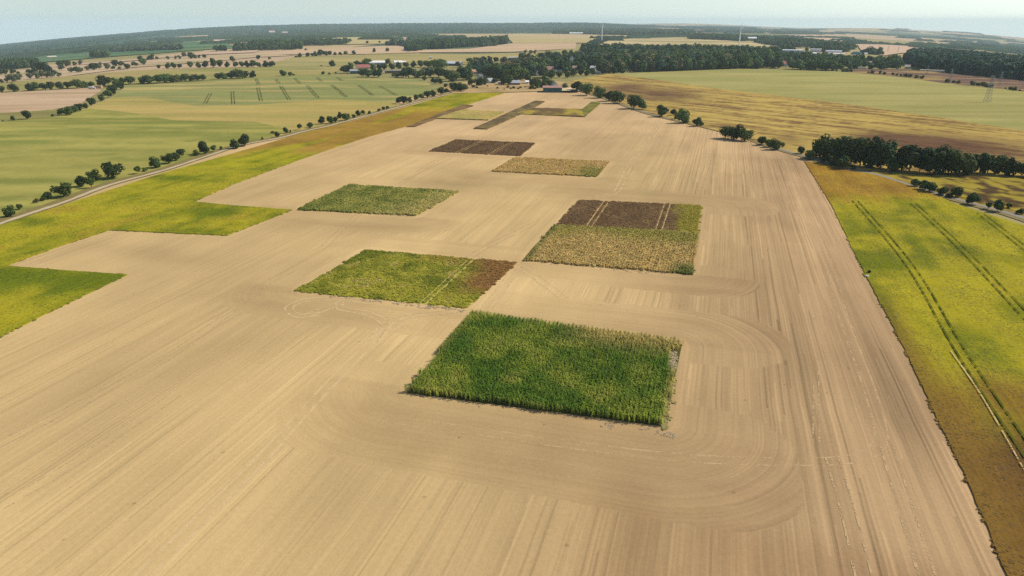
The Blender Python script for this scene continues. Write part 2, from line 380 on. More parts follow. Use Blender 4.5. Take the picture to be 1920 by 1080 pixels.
for nm, arr in (('ring', sdf), ('mask', mask), ('amp', amp)):
    at_ = me.attributes.new(nm, 'FLOAT', 'POINT'); at_.data.foreach_set('value', arr.ravel()[use].astype(np.float32))
soil = link(me, 'soil_field'); tag(soil, 'large bare tan tilled field with headland swirls around the crop plots', 'field', None, 'structure')

# wheel tracks pressed into the soil
def track_mat(name, c, alpha):
    m, n, b = new_mat(name); b.inputs['Roughness'].default_value = 1; b.inputs['Specular IOR Level'].default_value = 0
    g = n.nodes.new('ShaderNodeNewGeometry'); f = _noise(n, g.outputs['Position'], 0.35, 3, 0.7); f2 = _noise(n, g.outputs['Position'], 2.0, 3, 0.7)
    f3 = _noise(n, g.outputs['Position'], 3.5, 2, 0.6)
    al = _math(n, 'GREATER_THAN', _math(n, 'ADD', _math(n, 'MULTIPLY', f, .7), _math(n, 'MULTIPLY', f3, .6)), .65 + (.5 - alpha) * .36); n.links.new(al, b.inputs['Alpha'])
    rgb = n.nodes.new('ShaderNodeRGB'); rgb.outputs[0].default_value = (*c, 1)
    n.links.new(_scale_col(n, rgb.outputs[0], _math(n, 'ADD', _math(n, 'MULTIPLY', f2, 0.5), 0.75)), b.inputs['Base Color'])
    return m
M_TRACK = track_mat('pressed_soil', seen(224, 193, 142), 0.64)
M_TRACKF = track_mat('faint_pressed_soil', seen(207, 176, 131), 0.46)
M_TRACKD = track_mat('trampled_crop', seen(92, 98, 28), 0.65)
M_TRACKL = track_mat('tractor_line', seen(84, 94, 48), 0.6)
M_TRACKP = track_mat('bare_crop_track', seen(214, 188, 130), 0.62)
def smooth_line(P, n=6):
    P = [np.array(p, float) for p in P]; out = []
    for i in range(len(P) - 1):
        p0 = P[max(i - 1, 0)]; p1 = P[i]; p2 = P[i + 1]; p3 = P[min(i + 2, len(P) - 1)]
        for j in range(n):
            t = j / n; out.append(0.5 * ((2 * p1) + (p2 - p0) * t + (2 * p0 - 5 * p1 + 4 * p2 - p3) * t * t + (3 * p1 - p0 - 3 * p2 + p3) * t ** 3))
    out.append(P[-1]); return np.array(out)
NS = [0]
def strip(name, pts, width, off, mat, parent=None, lift=0.0, jit=0.0, thick=0.0, col=None):
    NS[0] += 1; off = off + .0012 * (NS[0] % 40 if parent else 0)
    P = smooth_line(pts); d = np.gradient(P, axis=0); d /= np.linalg.norm(d, axis=1)[:, None] + 1e-9; nrm = np.stack([-d[:, 1], d[:, 0]], 1)
    wd = width * (1 + jit * (rng.random(len(P)) - .5))
    L = P + nrm * wd[:, None] / 2; R = P - nrm * wd[:, None] / 2
    XY = np.concatenate([L, R]); rr = np.hypot(XY[:, 0], XY[:, 1])
    Z = terrain(XY[:, 0], XY[:, 1]) + off + lift + 0.0005 * np.maximum(0, rr - 250)
    n = len(P); q = np.arange(n - 1); Q = np.stack([n + q, n + q + 1, q + 1, q], 1)
    me = fast_mesh(name, np.column_stack([XY, Z]), Q, mat, None if col is None else np.tile(col, (len(XY), 1)))
    return link(me, name, parent)
def offset_line(pts, o):
    P = np.array(pts, float); d = np.gradient(P, axis=0); d /= np.linalg.norm(d, axis=1)[:, None]; return P + np.stack([-d[:, 1], d[:, 0]], 1) * o
def wheel_pair(px, gauge, width, mat, parent, lift=0.0):
    P = world(px)
    for s in (-1, 1): strip('wheel_track', offset_line(P, s * gauge / 2), width, 0.023, mat, parent, lift, 0.4)
for px, g_, w_ in [
    ([(772, 592), (700, 640), (600, 740), (500, 850), (390, 960), (262, 1085)], 1.9, 0.5),
    ([(1468, 292), (1500, 380), (1545, 470), (1580, 590), (1620, 700), (1650, 800), (1645, 838), (1600, 860), (1500, 866), (1300, 860), (1100, 838), (900, 810), (690, 780)], 1.9, 0.35),
    ([(700, 568), (640, 560), (575, 563), (542, 577), (560, 592), (600, 588)], 1.8, 0.4), ([(720, 628), (722, 606), (690, 588), (640, 578), (638, 566)], 1.8, 0.4),
    ([(655, 562), (575, 592)], 2.0, 0.4), ([(968, 496), (945, 536), (912, 574)], 2.2, 0.5), ([(1060, 560), (1005, 520), (975, 500), (950, 494), (880, 480)], 2.2, 0.5),
    ([(1237, 232), (1220, 260), (1187, 300), (1163, 347), (1150, 362), (1100, 372)], 2.0, 0.6),
    ([(-20, 842), (160, 752), (330, 660), (480, 546), (520, 520)], 2.0, 0.35), ([(0, 950), (150, 862), (330, 740)], 2.0, 0.3),
    ([(1530, 690), (1530, 832)], 0.9, 0.3), ([(1660, 830), (1700, 960), (1740, 1085)], 1.9, 0.35), ([(860, 582), (740, 600), (700, 640)], 2.0, 0.4),
    ([(1000, 420), (900, 470), (830, 520)], 2.0, 0.3), ([(1330, 300), (1310, 360), (1296, 420)], 2.0, 0.3), ([(820, 300), (700, 380), (600, 470)], 2.0, 0.3),
    ([(1560, 860), (1590, 960), (1620, 1085)], 1.9, 0.3)]:
    wheel_pair(px, g_, w_, M_TRACK if w_ >= .36 else M_TRACKF, soil)

# ------------------------------------------------------------------ scatter (for growth nobody could count)
def proto_collection(name, meshes):
    c = bpy.data.collections.new(name)
    for i, me in enumerate(meshes):
        c.objects.link(bpy.data.objects.new('%s_%02d' % (name, i), me))
    return c
def scatter(name, label, cat, pts, scl, col, coll, nvar, parent=None, tilt=0.0):
    """one object of kind stuff: points on the ground that carry plant instances"""
    n = len(pts); me = bpy.data.meshes.new(name); me.vertices.add(n); me.vertices.foreach_set('co', np.asarray(pts, np.float32).ravel())
    def put(nm, t, key, arr):
        a = me.attributes.new(nm, t, 'POINT'); a.data.foreach_set(key, np.ascontiguousarray(arr).ravel())
    rot = np.zeros((n, 3), np.float32); rot[:, 2] = rng.random(n) * 6.283; rot[:, :2] = (rng.random((n, 2)) - .5) * tilt
    put('rot', 'FLOAT_VECTOR', 'vector', rot); put('scl', 'FLOAT_VECTOR', 'vector', np.asarray(scl, np.float32)); put('idx', 'INT', 'value', rng.integers(0, nvar, n).astype(np.int32))
    c4 = np.ones((n, 4), np.float32); c4[:, :3] = col; put('col', 'FLOAT_COLOR', 'color', c4)
    o = link(me, name, parent); 
    if not parent: tag(o, label, cat, None, 'stuff')
    else: o['kind'] = 'stuff'
    g = bpy.data.node_groups.new('grow_' + name, 'GeometryNodeTree')
    g.interface.new_socket('Geometry', in_out='INPUT', socket_type='NodeSocketGeometry'); g.interface.new_socket('Geometry', in_out='OUTPUT', socket_type='NodeSocketGeometry')
    gi = g.nodes.new('NodeGroupInput'); go = g.nodes.new('NodeGroupOutput'); ip = g.nodes.new('GeometryNodeInstanceOnPoints'); ci = g.nodes.new('GeometryNodeCollectionInfo')
    ci.inputs['Collection'].default_value = coll; ci.inputs['Separate Children'].default_value = True; ci.inputs['Reset Children'].default_value = True
    def na(nm, t):
        q = g.nodes.new('GeometryNodeInputNamedAttribute'); q.data_type = t; q.inputs['Name'].default_value = nm; return q.outputs['Attribute']
    L = g.links.new
    L(gi.outputs[0], ip.inputs['Points']); L(ci.outputs[0], ip.inputs['Instance']); ip.inputs['Pick Instance'].default_value = True
    L(na('idx', 'INT'), ip.inputs['Instance Index']); L(na('scl', 'FLOAT_VECTOR'), ip.inputs['Scale'])
    e2r = g.nodes.new('FunctionNodeEulerToRotation'); L(na('rot', 'FLOAT_VECTOR'), e2r.inputs[0]); L(e2r.outputs[0], ip.inputs['Rotation'])
    L(ip.outputs[0], go.inputs[0])
    md = o.modifiers.new('grow', 'NODES'); md.node_group = g
    return o

def quads(name, C, U, W, mat):
    """leaf quads: centres C, half axes U and W"""
    V = np.stack([C - U - W, C + U - W * 0.6, C + U * 0.9 + W, C - U * 0.8 + W * 0.8], 1).reshape(-1, 3)
    return fast_mesh(name, V, np.arange(len(V)).reshape(-1, 4), mat)
def rdir(n, r):
    d = r.normal(size=(n, 3)); return d / np.linalg.norm(d, axis=1)[:, None]
def clump_mesh(name, seed, n=26, leaf=0.16):
    r = np.random.default_rng(seed); d = rdir(n, r); d[:, 2] = np.abs(d[:, 2])
    C = d * (0.32 + 0.2 * r.random((n, 1))) * np.array([1, 1, 1.15]); C[:, 2] += 0.08
    nn = d * .6 + np.array([0, 0, .8]) + rdir(n, r) * 0.5; nn /= np.linalg.norm(nn, axis=1)[:, None]
    U = np.cross(nn, rdir(n, r)); U /= np.linalg.norm(U, axis=1)[:, None] + 1e-9; W = np.cross(nn, U)
    s = leaf * (0.7 + 0.6 * r.random((n, 1)))
    return quads(name, C, U * s, W * s * 0.75, M_LEAF_I)
def maize_mesh(name, seed):
    r = np.random.default_rng(seed); V = []; Fq = []
    def add(a, b, c, d): k = len(V); V.extend([a, b, c, d]); Fq.append((k, k + 1, k + 2, k + 3))
    s = 0.012
    for q in range(3):
        a1, a2 = q * 2.094, (q + 1) * 2.094
        add((s * math.cos(a1), s * math.sin(a1), 0), (s * math.cos(a2), s * math.sin(a2), 0), (s * .5 * math.cos(a2), s * .5 * math.sin(a2), 1), (s * .5 * math.cos(a1), s * .5 * math.sin(a1), 1))
    base = r.random() * 6.28
    for i in range(10):
        z = 0.18 + 0.075 * i; ang = base + (i % 2) * math.pi + (r.random() - .5) * 0.9; L = 0.34 * (0.8 + 0.4 * r.random()) * (1.1 - 0.5 * abs(z - .5)); wd = 0.035
        dx, dy = math.cos(ang), math.sin(ang); px_, py_ = -dy, dx; prev = None
        for t, rise in ((0, 0), (.35, .16), (.7, .16), (1.0, .0)):
            c = (dx * L * t, dy * L * t, z + rise); ww = wd * (1 - 0.75 * t * t)
            e = ((c[0] + px_ * ww, c[1] + py_ * ww, c[2]), (c[0] - px_ * ww, c[1] - py_ * ww, c[2] + 0.01))
            if prev: add(prev[0], e[0], e[1], prev[1])
            prev = e
    return fast_mesh(name, np.array(V), np.array(Fq), M_LEAF_I)
C_CLUMP = proto_collection('crop_bush', [clump_mesh('crop_bush%d' % i, 100 + i) for i in range(5)])
C_MAIZE = proto_collection('maize_plant', [maize_mesh('maize_plant%d' % i, 200 + i) for i in range(5)])

# ------------------------------------------------------------------ crops
def vary(c, n, s=0.25):
    return c * (1 + s * (rng.random((n, 1)) - .5) + 0.10 * (rng.random((n, 3)) - .5))
def grow(name, label, cat, P, colf, spacing_a, spacing_b, h, spread, coll, keep=None, jitter=0.35, hv=0.3, tilt=0.25, var=0.3, parent=None):
    q = np.array([ab(*p) for p in P]); a0, b0 = q.min(0); a1, b1 = q.max(0)
    A_, B_ = np.meshgrid(np.arange(a0 - 1.2, a1 + 1.2, spacing_a), np.arange(b0 - 1.2, b1 + 1.2, spacing_b)); A_ = A_.ravel(); B_ = B_.ravel(); n = len(A_)
    A_ = A_ + (rng.random(n) - .5) * spacing_a * jitter; B_ = B_ + (rng.random(n) - .5) * spacing_b * 1.4
    x = A_ * EA[0] + B_ * EB[0]; y = A_ * EA[1] + B_ * EB[1]
    wob = .5 if n > 20000 or coll is C_MAIZE else .8; k = inside(P, x + wob * 2 * (fbm(x / 1.6, y / 1.6, 2, 61) - .5), y + wob * 2 * (fbm(x / 1.6, y / 1.6, 2, 67) - .5))
    if keep is not None: k &= keep(x, y)
    x, y = x[k], y[k]; n = len(x)
    z = terrain(x, y) + 0.03
    hh = h * (1 + hv * (rng.random(n) - .5) + 0.25 * (fbm(x / 6, y / 6, 2, 5) - .5)); s = spread * (0.8 + 0.4 * rng.random(n))
    return scatter(name, label, cat, np.stack([x, y, z], 1), np.stack([s, s, hh], 1), vary(colf(x, y), n, var), coll, 5, parent, tilt)
def frac(k, x, y):
    """position inside a plot: 0..1 across (left to right), 0..1 deep (front to back)"""
    a0, a1, b0, b1 = RECT[k]; a, b = ab(x, y); return (a - a0) / (a1 - a0), (b - b0) / (b1 - b0)
G = 1.0
def c_maize(x, y):
    s, t = frac('maize', x, y); n1 = fbm(x / 5, y / 5, 3, 2); n2 = fbm(x / 14, y / 14, 2, 8)
    c = mix(np.array([.066, .118, .011]), np.array([.160, .190, .022]), sstep(.36, .66, n1 * .6 + n2 * .4))
    dry = sstep(.38, .70, s) * sstep(.62, .92, t + .12 * (n2 - .5)) + 0.75 * sstep(.955, 1.0, s + .04 * (n1 - .5)) + .45 * sstep(.06, .0, s + .03 * n1) + .12 * sstep(.03, 0, t)
    c = mix(c, np.array([.30, .235, .07]), np.clip(dry + .16 * sstep(.62, .75, n1), 0, .9))
    return c
tra = [RECT['maize'][0] + f * (RECT['maize'][1] - RECT['maize'][0]) for f in (.34, .84)]
def k_maize(x, y):
    a, b = ab(x, y); s, t = frac('maize', x, y)
    corner = (s > .965) & (t > .62) & (t < .86); edge = (s > .975) & (rng.random(x.shape) > .35)
    return ~(corner | edge)
def flat(c): return lambda x, y: np.tile(np.asarray(c, float), (len(np.atleast_1d(x)), 1))
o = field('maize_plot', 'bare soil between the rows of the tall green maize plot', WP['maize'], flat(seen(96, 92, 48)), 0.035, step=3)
tag(o, kind='structure')
grow('maize_crop', 'tall dark green maize plot nearest the camera', 'maize', WP['maize'], lambda x, y: c_maize(x, y) * 1.75, .86, .22, 1.35, 1.65, C_MAIZE, k_maize, .12, hv=.1, var=.65)
rs_ = RECT['maize']
# dry straw left lying at the right edge of the maize
m_ = (rs_[1] - rs_[0]); P_ = [(rs_[0] + s * m_, rs_[2] + t * (rs_[3] - rs_[2])) for s, t in ((.962, .60), (.998, .60), (1.0, .88), (.965, .88))]
P_ = [(a * EA[0] + b * EB[0], a * EA[1] + b * EB[1]) for a, b in P_]
grow('straw', 'pale dry straw lying at the back right edge of the maize', 'straw', P_, flat((.46, .38, .22)), .45, .45, .28, .7, C_CLUMP)
P_ = [(rs_[0] + s * m_, rs_[2] + t * (rs_[3] - rs_[2])) for s, t in ((.978, .0), (1.003, .0), (1.003, .60), (.985, .60))]
P_ = [(a * EA[0] + b * EB[0], a * EA[1] + b * EB[1]) for a, b in P_]
grow('dry_stalks', 'thin pale strip of broken stalks down the right side of the maize', 'stalks', P_, flat((.42, .35, .14)), .4, .5, .35, .7, C_CLUMP)

def c_soy(x, y):
    s, t = frac('soy', x, y); n1 = fbm(x / 4, y / 4, 3, 12); n2 = fbm(x / 15, y / 15, 2, 18)
    c = mix(np.array([.150, .165, .012]), np.array([.33, .30, .03]), sstep(.35, .68, n1 * .55 + n2 * .45))
    c = mix(c, np.array([.36, .27, .09]), .5 * sstep(.62, .8, n1))
    return mix(c, np.array([.24, .115, .035]), np.clip(sstep(.72, .97, s + .1 * (n2 - .5)) * sstep(.12, .5, t + .25 * (n1 - .5)) + .35 * sstep(.82, 1, t + .1 * n1) * sstep(.3, .6, s), 0, .92))
def c_green(x, y):
    s, t = frac('green', x, y); n1 = fbm(x / 5, y / 5, 3, 22); n2 = fbm(x / 3, y / 20, 2, 28)
    c = mix(np.array([.130, .142, .024]), np.array([.225, .21, .045]), sstep(.35, .65, n1 * .6 + n2 * .4))
    return mix(c, np.array([.33, .27, .085]), .75 * sstep(.55, 1.0, s + .35 * (.5 - t) * sstep(.4, .8, s) + .3 * (n1 - .5)))
def c_stub(x, y):
    s, t = frac('stubble', x, y); n1 = fbm(x / 4, y / 6, 3, 32); n2 = fbm(x / 12, y / 12, 2, 38)
    c = mix(np.array([.33, .235, .075]), np.array([.46, .33, .115]), n1)
    c = mix(c, np.array([.23, .21, .035]), .8 * sstep(.5, .95, t + .3 * (n2 - .5)) )
    return mix(c, np.array([.10, .12, .02]), np.clip(.9 * sstep(.84, .95, s + .1 * (n1 - .5)) * sstep(.3, .1, t) + .6 * sstep(.06, .0, s) , 0, 1))
def c_brown(x, y):
    s, t = frac('brown', x, y); n1 = fbm(x / 3, y / 5, 3, 42); n2 = fbm(x / 11, y / 11, 2, 48)
    c = mix(np.array([.15, .083, .035]), np.array([.25, .155, .065]), n1); c = mix(c, np.array([.30, .22, .05]), .55 * sstep(.6, .8, n1 * .5 + n2 * .5))
    return mix(c, np.array([.29, .245, .03]), sstep(.80, .88, s + .12 * (n2 - .5)))
def c_tan(x, y):
    s, t = frac('tan', x, y); n1 = fbm(x / 4, y / 5, 3, 52); n2 = fbm(x / 10, y / 10, 2, 58)
    c = mix(np.array([.36, .25, .075]), np.array([.48, .33, .12]), n1)
    return mix(c, np.array([.19, .185, .03]), np.clip(.8 * sstep(.62, .9, s + .2 * (n2 - .5)) * sstep(.75, .3, t), 0, 1))
def c_brown2(x, y):
    n1 = fbm(x / 3, y / 6, 3, 62); return mix(np.array([.15, .083, .036]), np.array([.23, .14, .06]), n1)
for k, nm, lb, cf, sa, sb, h, sp, cl in [
    ('soy', 'soybean_crop', 'yellow green soybean plot with a red brown right end, left of the maize', c_soy, .62, .55, .5, .95, C_CLUMP),
    ('green', 'sorghum_crop', 'soft green plot fading to yellow at its right end, beside the left yellow field', c_green, .6, .55, 1.15, 1.0, C_CLUMP),
    ('stubble', 'ripe_maize_crop', 'straw coloured ripe plot joined to the front of a brown plot', c_stub, .75, .4, 1.2, .9, C_CLUMP),
    ('brown', 'withered_crop', 'dark brown withered plot with yellow right end and pale wheel lines', c_brown, .7, .6, .45, .9, C_CLUMP),
    ('tan', 'ripe_grain_crop', 'golden tan plot with green front right corner, in mid field', c_tan, .75, .55, 1.1, 1.1, C_CLUMP),
    ('brown2', 'withered_crop', 'dark brown plot split in three by two pale lines', c_brown2, .8, .7, .6, 1.0, C_CLUMP)]:
    a0, a1, b0, b1 = RECT[k]
    lanes = {'soy': [(.735, 1.5, .42)], 'brown': [(.235, 1.9, .45), (.73, 1.9, .45)], 'brown2': [(.33, 1.9, .5), (.70, 1.9, .5)], 'stubble': [(.755, 1.8, .2)], 'tan': [], 'green': []}[k]
    def keep(x, y, lanes=lanes, a0=a0, a1=a1):
        a, b = ab(x, y); ok = np.ones(x.shape, bool)
        for f_, g_, w_ in lanes:
            for s_ in (-1, 1): ok &= np.abs(a - (a0 + f_ * (a1 - a0)) - s_ * g_ / 2) > w_
        return ok
    _g = {'soy': 1.28, 'green': 1.75, 'stubble': 1.5, 'tan': 1.45, 'brown': 1.2, 'brown2': 1.2}[k]; cf = (lambda cf, _g: (lambda x, y: cf(x, y) * _g))(cf, _g)
    base_c = (lambda cf: (lambda x, y: cf(x, y) * .9))(cf)
    o = field(nm.replace('_crop', '_plot_ground'), 'ground under the ' + lb.split(',')[0].split(' with ')[0].split(' fading')[0].split(' split')[0] , WP[k], base_c, 0.035, step=2.5, mat=M_CROP, ptype='ground')
    c_ = grow(nm, lb, 'crop', WP[k], cf, sa, sb, h, sp, cl, keep, var=.32, hv=.15)
    for f_, g_, w_ in lanes:
        if k == 'stubble': continue
        for s_ in (-1, 1):
            aa = a0 + f_ * (a1 - a0) + s_ * g_ / 2; pts = [(aa * EA[0] + b * EB[0], aa * EA[1] + b * EB[1]) for b in np.linspace(b0 + .3, b1 - .3, 5)]
            strip('wheel_track', pts, w_ * (.6 if k == 'brown2' else .75), 0.06, M_TRACKP, o, 0.0, .3)

# straw and spilled residue along plot margins
def margin(k, s0, s1, t0, t1):
    a0, a1, b0, b1 = RECT[k]; q = [(a0 + s * (a1 - a0), b0 + t * (b1 - b0)) for s, t in ((s0, t0), (s1, t0), (s1, t1), (s0, t1))]
    return [(a * EA[0] + b * EB[0], a * EA[1] + b * EB[1]) for a, b in q]
thin = lambda x, y: fbm(x / 1.5, y / 1.5, 2, 88) > .55
grow('straw', 'pale straw scraps along the front edge of the soybean plot', 'straw', margin('soy', -.01, 1.0, -.05, 0.0), flat((.50, .39, .23)), .5, .5, .10, .55, C_CLUMP, thin)
grow('straw', 'scattered straw along the front edge of the maize', 'straw', margin('maize', 0.0, 1.03, -.05, -.012), flat((.44, .34, .20)), .5, .5, .08, .5, C_CLUMP, lambda x, y: fbm(x / 1.5, y / 1.5, 2, 89) > .64)
grow('straw', 'scattered straw along the front edge of the ripe plot', 'straw', margin('stubble', 0.0, 1.0, -.05, -.01), flat((.56, .42, .24)), .6, .6, .12, .5, C_CLUMP, lambda x, y: fbm(x / 1.5, y / 1.5, 2, 90) > .6)

# ---- the big crop strips left and right of the worked field
LEFT = world([(-60, 662), (0, 632), (120, 573), (238, 516), (120, 508), (12, 499), (110, 463), (205, 432), (320, 437), (425, 442), (490, 417), (548, 394), (450, 387), (362, 379), (440, 345), (515, 317), (590, 290), (690, 257), (770, 235), (872, 198), (948, 174), (900, 174), (850, 176), (780, 196), (745, 205), (655, 229), (565, 251), (480, 276), (300, 327), (120, 385), (0, 424), (-260, 510), (-420, 640), (-420, 840)])
def near(px): return np.array(at(*px).xy)
LB = [((60, 415), 14, 5, -.9), ((290, 392), 30, 6, .5), ((430, 402), 26, 5, -1.0), ((400, 437), 16, 4, -.7), ((250, 408), 10, 25, -.5), ((90, 530), 26, 8, -.55), ((20, 515), 16, 5, -.8), ((200, 520), 14, 5, -.6), ((330, 335), 12, 5, -.6), ((240, 425), 8, 14, -.4), ((120, 450), 6, 30, -.35), ((30, 600), 20, 12, .3), ((150, 410), 20, 15, .5)]
def c_left(x, y):
    n1 = fbm(x / 3, y / 3, 3, 72); n2 = fbm(x / 18, y / 18, 3, 78); a, b = ab(x, y); n3 = fbm(a / 3.2, b / 60, 2, 79)
    v = (n1 - .5) * .5 + (n2 - .5) * 1.2 + (n3 - .5) * .7
    for p, rx, ry, g_ in LB: v = v + g_ * .6 * blob(x, y, p[0], p[1], rx, ry)
    c = mix(np.array([.135, .165, .008]), np.array([.37, .32, .018]), sstep(-.6, .4, v))
    c = mix(c, np.array([.37, .25, .03]), .6 * sstep(.62, .8, n2 * .7 + n3 * .3))
    r = sstep(YB[0] - 20, YB[0] + 25, y + 45 * (n2 - .5)) * (1 - .75 * sstep(YB[1] - 15, YB[1] + 15, y + 60 * (n3 - .5)))
    lime = sstep(.52, .64, fbm(a / 9, b / 60, 2, 81))
    return mix(c, np.array([.31, .18, .035]) * (1 + .5 * (n2 - .5))[..., None], np.clip(r * (.92 - .75 * lime), 0, 1))
YB = (at(560, 287).y, at(775, 206).y)
left = field('soybean_field', 'bright yellow green crop strip along the left side of the bare field', LEFT, lambda x, y: c_left(x, y) * .84, 0.03, .22, 2.6, M_CROP, 'structure', .15, jag=.3)
nearkeep = lambda lim: (lambda x, y: np.hypot(x, y) < lim)
grow('soybean_plants', 'leafy tops of the yellow green crop on the left', 'crop', LEFT, lambda x, y: c_left(x, y) * 1.12, .64, .58, .42, .98, C_CLUMP, lambda x, y: (np.hypot(x, y) < 340) & (x > -.85 * y - 20), .5, hv=.15, var=.16)

RIGHT = world([(1508, 303), (1535, 345), (1562, 390), (1594, 457), (1625, 520), (1662, 590), (1700, 663), (1730, 727), (1760, 793), (1800, 873), (1832, 945), (1862, 1015), (1888, 1082), (1925, 1190), (2150, 1150), (2350, 900), (2350, 560), (2100, 480), (1920, 424), (1800, 386), (1720, 353), (1650, 331), (1590, 319), (1550, 309)])
AEDGE = ab(*at(1740, 748).xy)[0]
def c_right(x, y):
    a, b = ab(x, y); n1 = fbm(x / 3, y / 3, 3, 92); n2 = fbm(x / 16, y / 16, 3, 98); n3 = fbm(a / 2.2, b / 55, 2, 99); n4 = fbm(a / 9, b / 80, 2, 97)
    v = .1 + (n1 - .5) * .5 + (n2 - .5) * 1.9 + (n3 - .5) * .6 + (n4 - .5) * 1.3
    for p, rx, ry, g_ in [((1690, 430), 2.5, 16, -.8), ((1725, 470), 3, 12, -.8), ((1620, 470), 5, 8, -.5), ((1640, 560), 4, 14, -.6), ((1690, 620), 8, 10, -.6), ((1780, 570), 8, 10, .3), ((1880, 640), 9, 14, -.5), ((1900, 470), 20, 20, -.2)]:
        v = v + g_ * .6 * blob(x, y, p[0], p[1], rx, ry)
    c = mix(np.array([.15, .165, .010]), np.array([.355, .30, .018]), sstep(-.75, .35, v))
    top = sstep(238, 262, y + 14 * (n3 - .5) + 16 * (n2 - .5) - .12 * (x - 120)) 
    c = mix(c, mix(np.array([.23, .115, .022]), np.array([.36, .215, .03]), sstep(.35, .65, n4 * .6 + n2 * .4)), top * .95)
    bot = sstep(114, 84, y + 10 * (n2 - .5) + 22 * (n4 - .5) + .75 * (x - 75)) 
    c = mix(c, mix(np.array([.100, .046, .018]), np.array([.18, .09, .026]), n1), bot * .93)
    rust = sstep(8, 1, a - AEDGE + 5 * (n2 - .5)) * sstep(175, 120, y) * (1 - sstep(60, 50, y)); c = mix(c, np.array([.20, .115, .024]), np.clip(rust * .8, 0, 1))
    mid = blob(x, y, 1900, 750, 9, 9) + .7 * blob(x, y, 1790, 770, 4, 9); c = mix(c, np.array([.21, .12, .022]), np.clip(mid, 0, .85))
    return c
TR_R = [[(1603, 378), (1700, 492), (1800, 660), (1935, 865)], [(1712, 383), (1800, 465), (1935, 608)], [(1640, 372), (1700, 420), (1745, 475), (1790, 540)], [(1838, 402), (1935, 478)]]
trw = []
for px in TR_R:
    P = smooth_line(world(px), 8)
    trw.append(P)
def k_right(x, y):
    ok = np.hypot(x, y) < 330
    for i, P in enumerate(trw):
        if i == 2: continue
        for s_ in (-1, 1):
            Q_ = offset_line(P, s_ * .95); d = np.full(x.shape, 9.)
            for j in range(len(Q_) - 1):
                p, q = Q_[j], Q_[j + 1]; L2 = ((q - p) ** 2).sum(); t = np.clip(((x - p[0]) * (q[0] - p[0]) + (y - p[1]) * (q[1] - p[1])) / L2, 0, 1)
                d = np.minimum(d, np.hypot(x - p[0] - t * (q[0] - p[0]), y - p[1] - t * (q[1] - p[1])))
            ok &= d > .2
    return ok
right = field('soybean_field', 'yellow green crop field with brown ends along the right side of the bare field', RIGHT, lambda x, y: c_right(x, y) * .86, 0.03, .21, 2.2, M_CROP, 'structure', .15, jag=.3)
grow('soybean_plants', 'leafy tops of the yellow green crop on the right', 'crop', RIGHT, lambda x, y: c_right(x, y) * 1.15, .62, .56, .40, .95, C_CLUMP, k_right, .45, hv=.15, var=.16)
for i, P in enumerate(trw):
    if i == 2: continue
    for s_ in (-1, 1): strip('wheel_track', offset_line(P, s_ * .95), .36, .36, M_TRACKD, right, .1, .5)
for s_ in (-1,): strip('bare_wheel_track', offset_line(smooth_line(world([(1792, 662), (1850, 745), (1935, 890)]), 6), s_ * 1.0), .24, .36, M_TRACKP, right, .1, .6)

# ---- the small strips at the far end of the worked field
def c_noise(c1, c2, s=5, seed=1): return lambda x, y: mix(np.array(c1), np.array(c2), sstep(.35, .65, fbm(x / s, y / (s * 1.6), 3, seed)))
for nm, lb, px, cf, h in [
    ('withered_crop', 'brown crop strip running up to the left arm of a U shape', [(888, 242), (913, 243), (985, 211), (1022, 191), (1003, 190), (960, 209)], c_noise((.10, .075, .04), (.17, .125, .05), 6, 3), .5),
    ('withered_crop', 'yellow flecked brown strip forming the bottom of the U shape', [(968, 214), (1096, 220), (1108, 206), (992, 203)], c_noise((.13, .085, .04), (.31, .235, .04), 9, 6), .5),
    ('green_crop', 'dark green strip forming the right arm of the U shape', [(1096, 220), (1126, 194), (1109, 192), (1092, 206)], c_noise((.12, .125, .03), (.19, .16, .04), 7, 8), .6),
    ('ripe_grain_crop', 'small pale tan and green plot beside the brown diagonal strip', [(818, 223), (914, 226), (945, 211), (866, 207)], c_noise((.36, .26, .085), (.29, .24, .07), 9, 9), .7),
    ('withered_crop', 'thin dark brown strip along the edge of the left yellow crop', [(762, 239), (778, 238), (888, 199), (868, 197)], c_noise((.13, .085, .04), (.19, .12, .05), 6, 10), .5)]:
    field(nm, lb, world(px), cf, 0.04, h, 2.2, M_CROP, 'stuff', .5, 'crop', jag=.8)

# ------------------------------------------------------------------ fields around
def c_var(c, amp=.16, s=60, seed=1, c2=None, thr=.5, sx=1.0, sy=1.0):
    c = seen(*c); c2 = None if c2 is None else seen(*c2)
    def f(x, y):
        n1 = fbm(x / s / sx, y / s / sy, 3, seed); out = np.tile(c, (len(x), 1)) * (1 + amp * (n1 - .5) * 2)[:, None]
        if c2 is not None: out = mix(out, np.tile(c2, (len(x), 1)), sstep(thr - .12, thr + .12, fbm(x / s / sx * 1.3 + 9, y / s / sy * 1.3, 3, seed + 50)))
        return out
    return f
def c_r8(x, y):
    a, b = ab(x, y); ph = math.radians(128); ux, uy = math.cos(ph), math.sin(ph); l = x * ux + y * uy; c = -x * uy + y * ux
    n1 = fbm(c / 6, l / 110, 3, 111); n2 = fbm(x / 40, y / 40, 3, 113); n3 = fbm(c / 2.4, l / 14, 3, 119)
    out = mix(seen(128, 98, 66), seen(200, 172, 94), sstep(.34, .62, n1 * .38 + n3 * .5 + n2 * .17))
    br = np.clip(blob(x, y, 1800, 275, 40, 45) + blob(x, y, 1680, 262, 20, 22) + .9 * blob(x, y, 1250, 178, 30, 60) + .9 * blob(x, y, 1170, 165, 26, 60) + .6 * blob(x, y, 1480, 262, 10, 20), 0, 1)
    return mix(out, np.tile(seen(104, 74, 60), (len(x), 1)) * (1 + .5 * (n3 - .5))[:, None], br * .92)
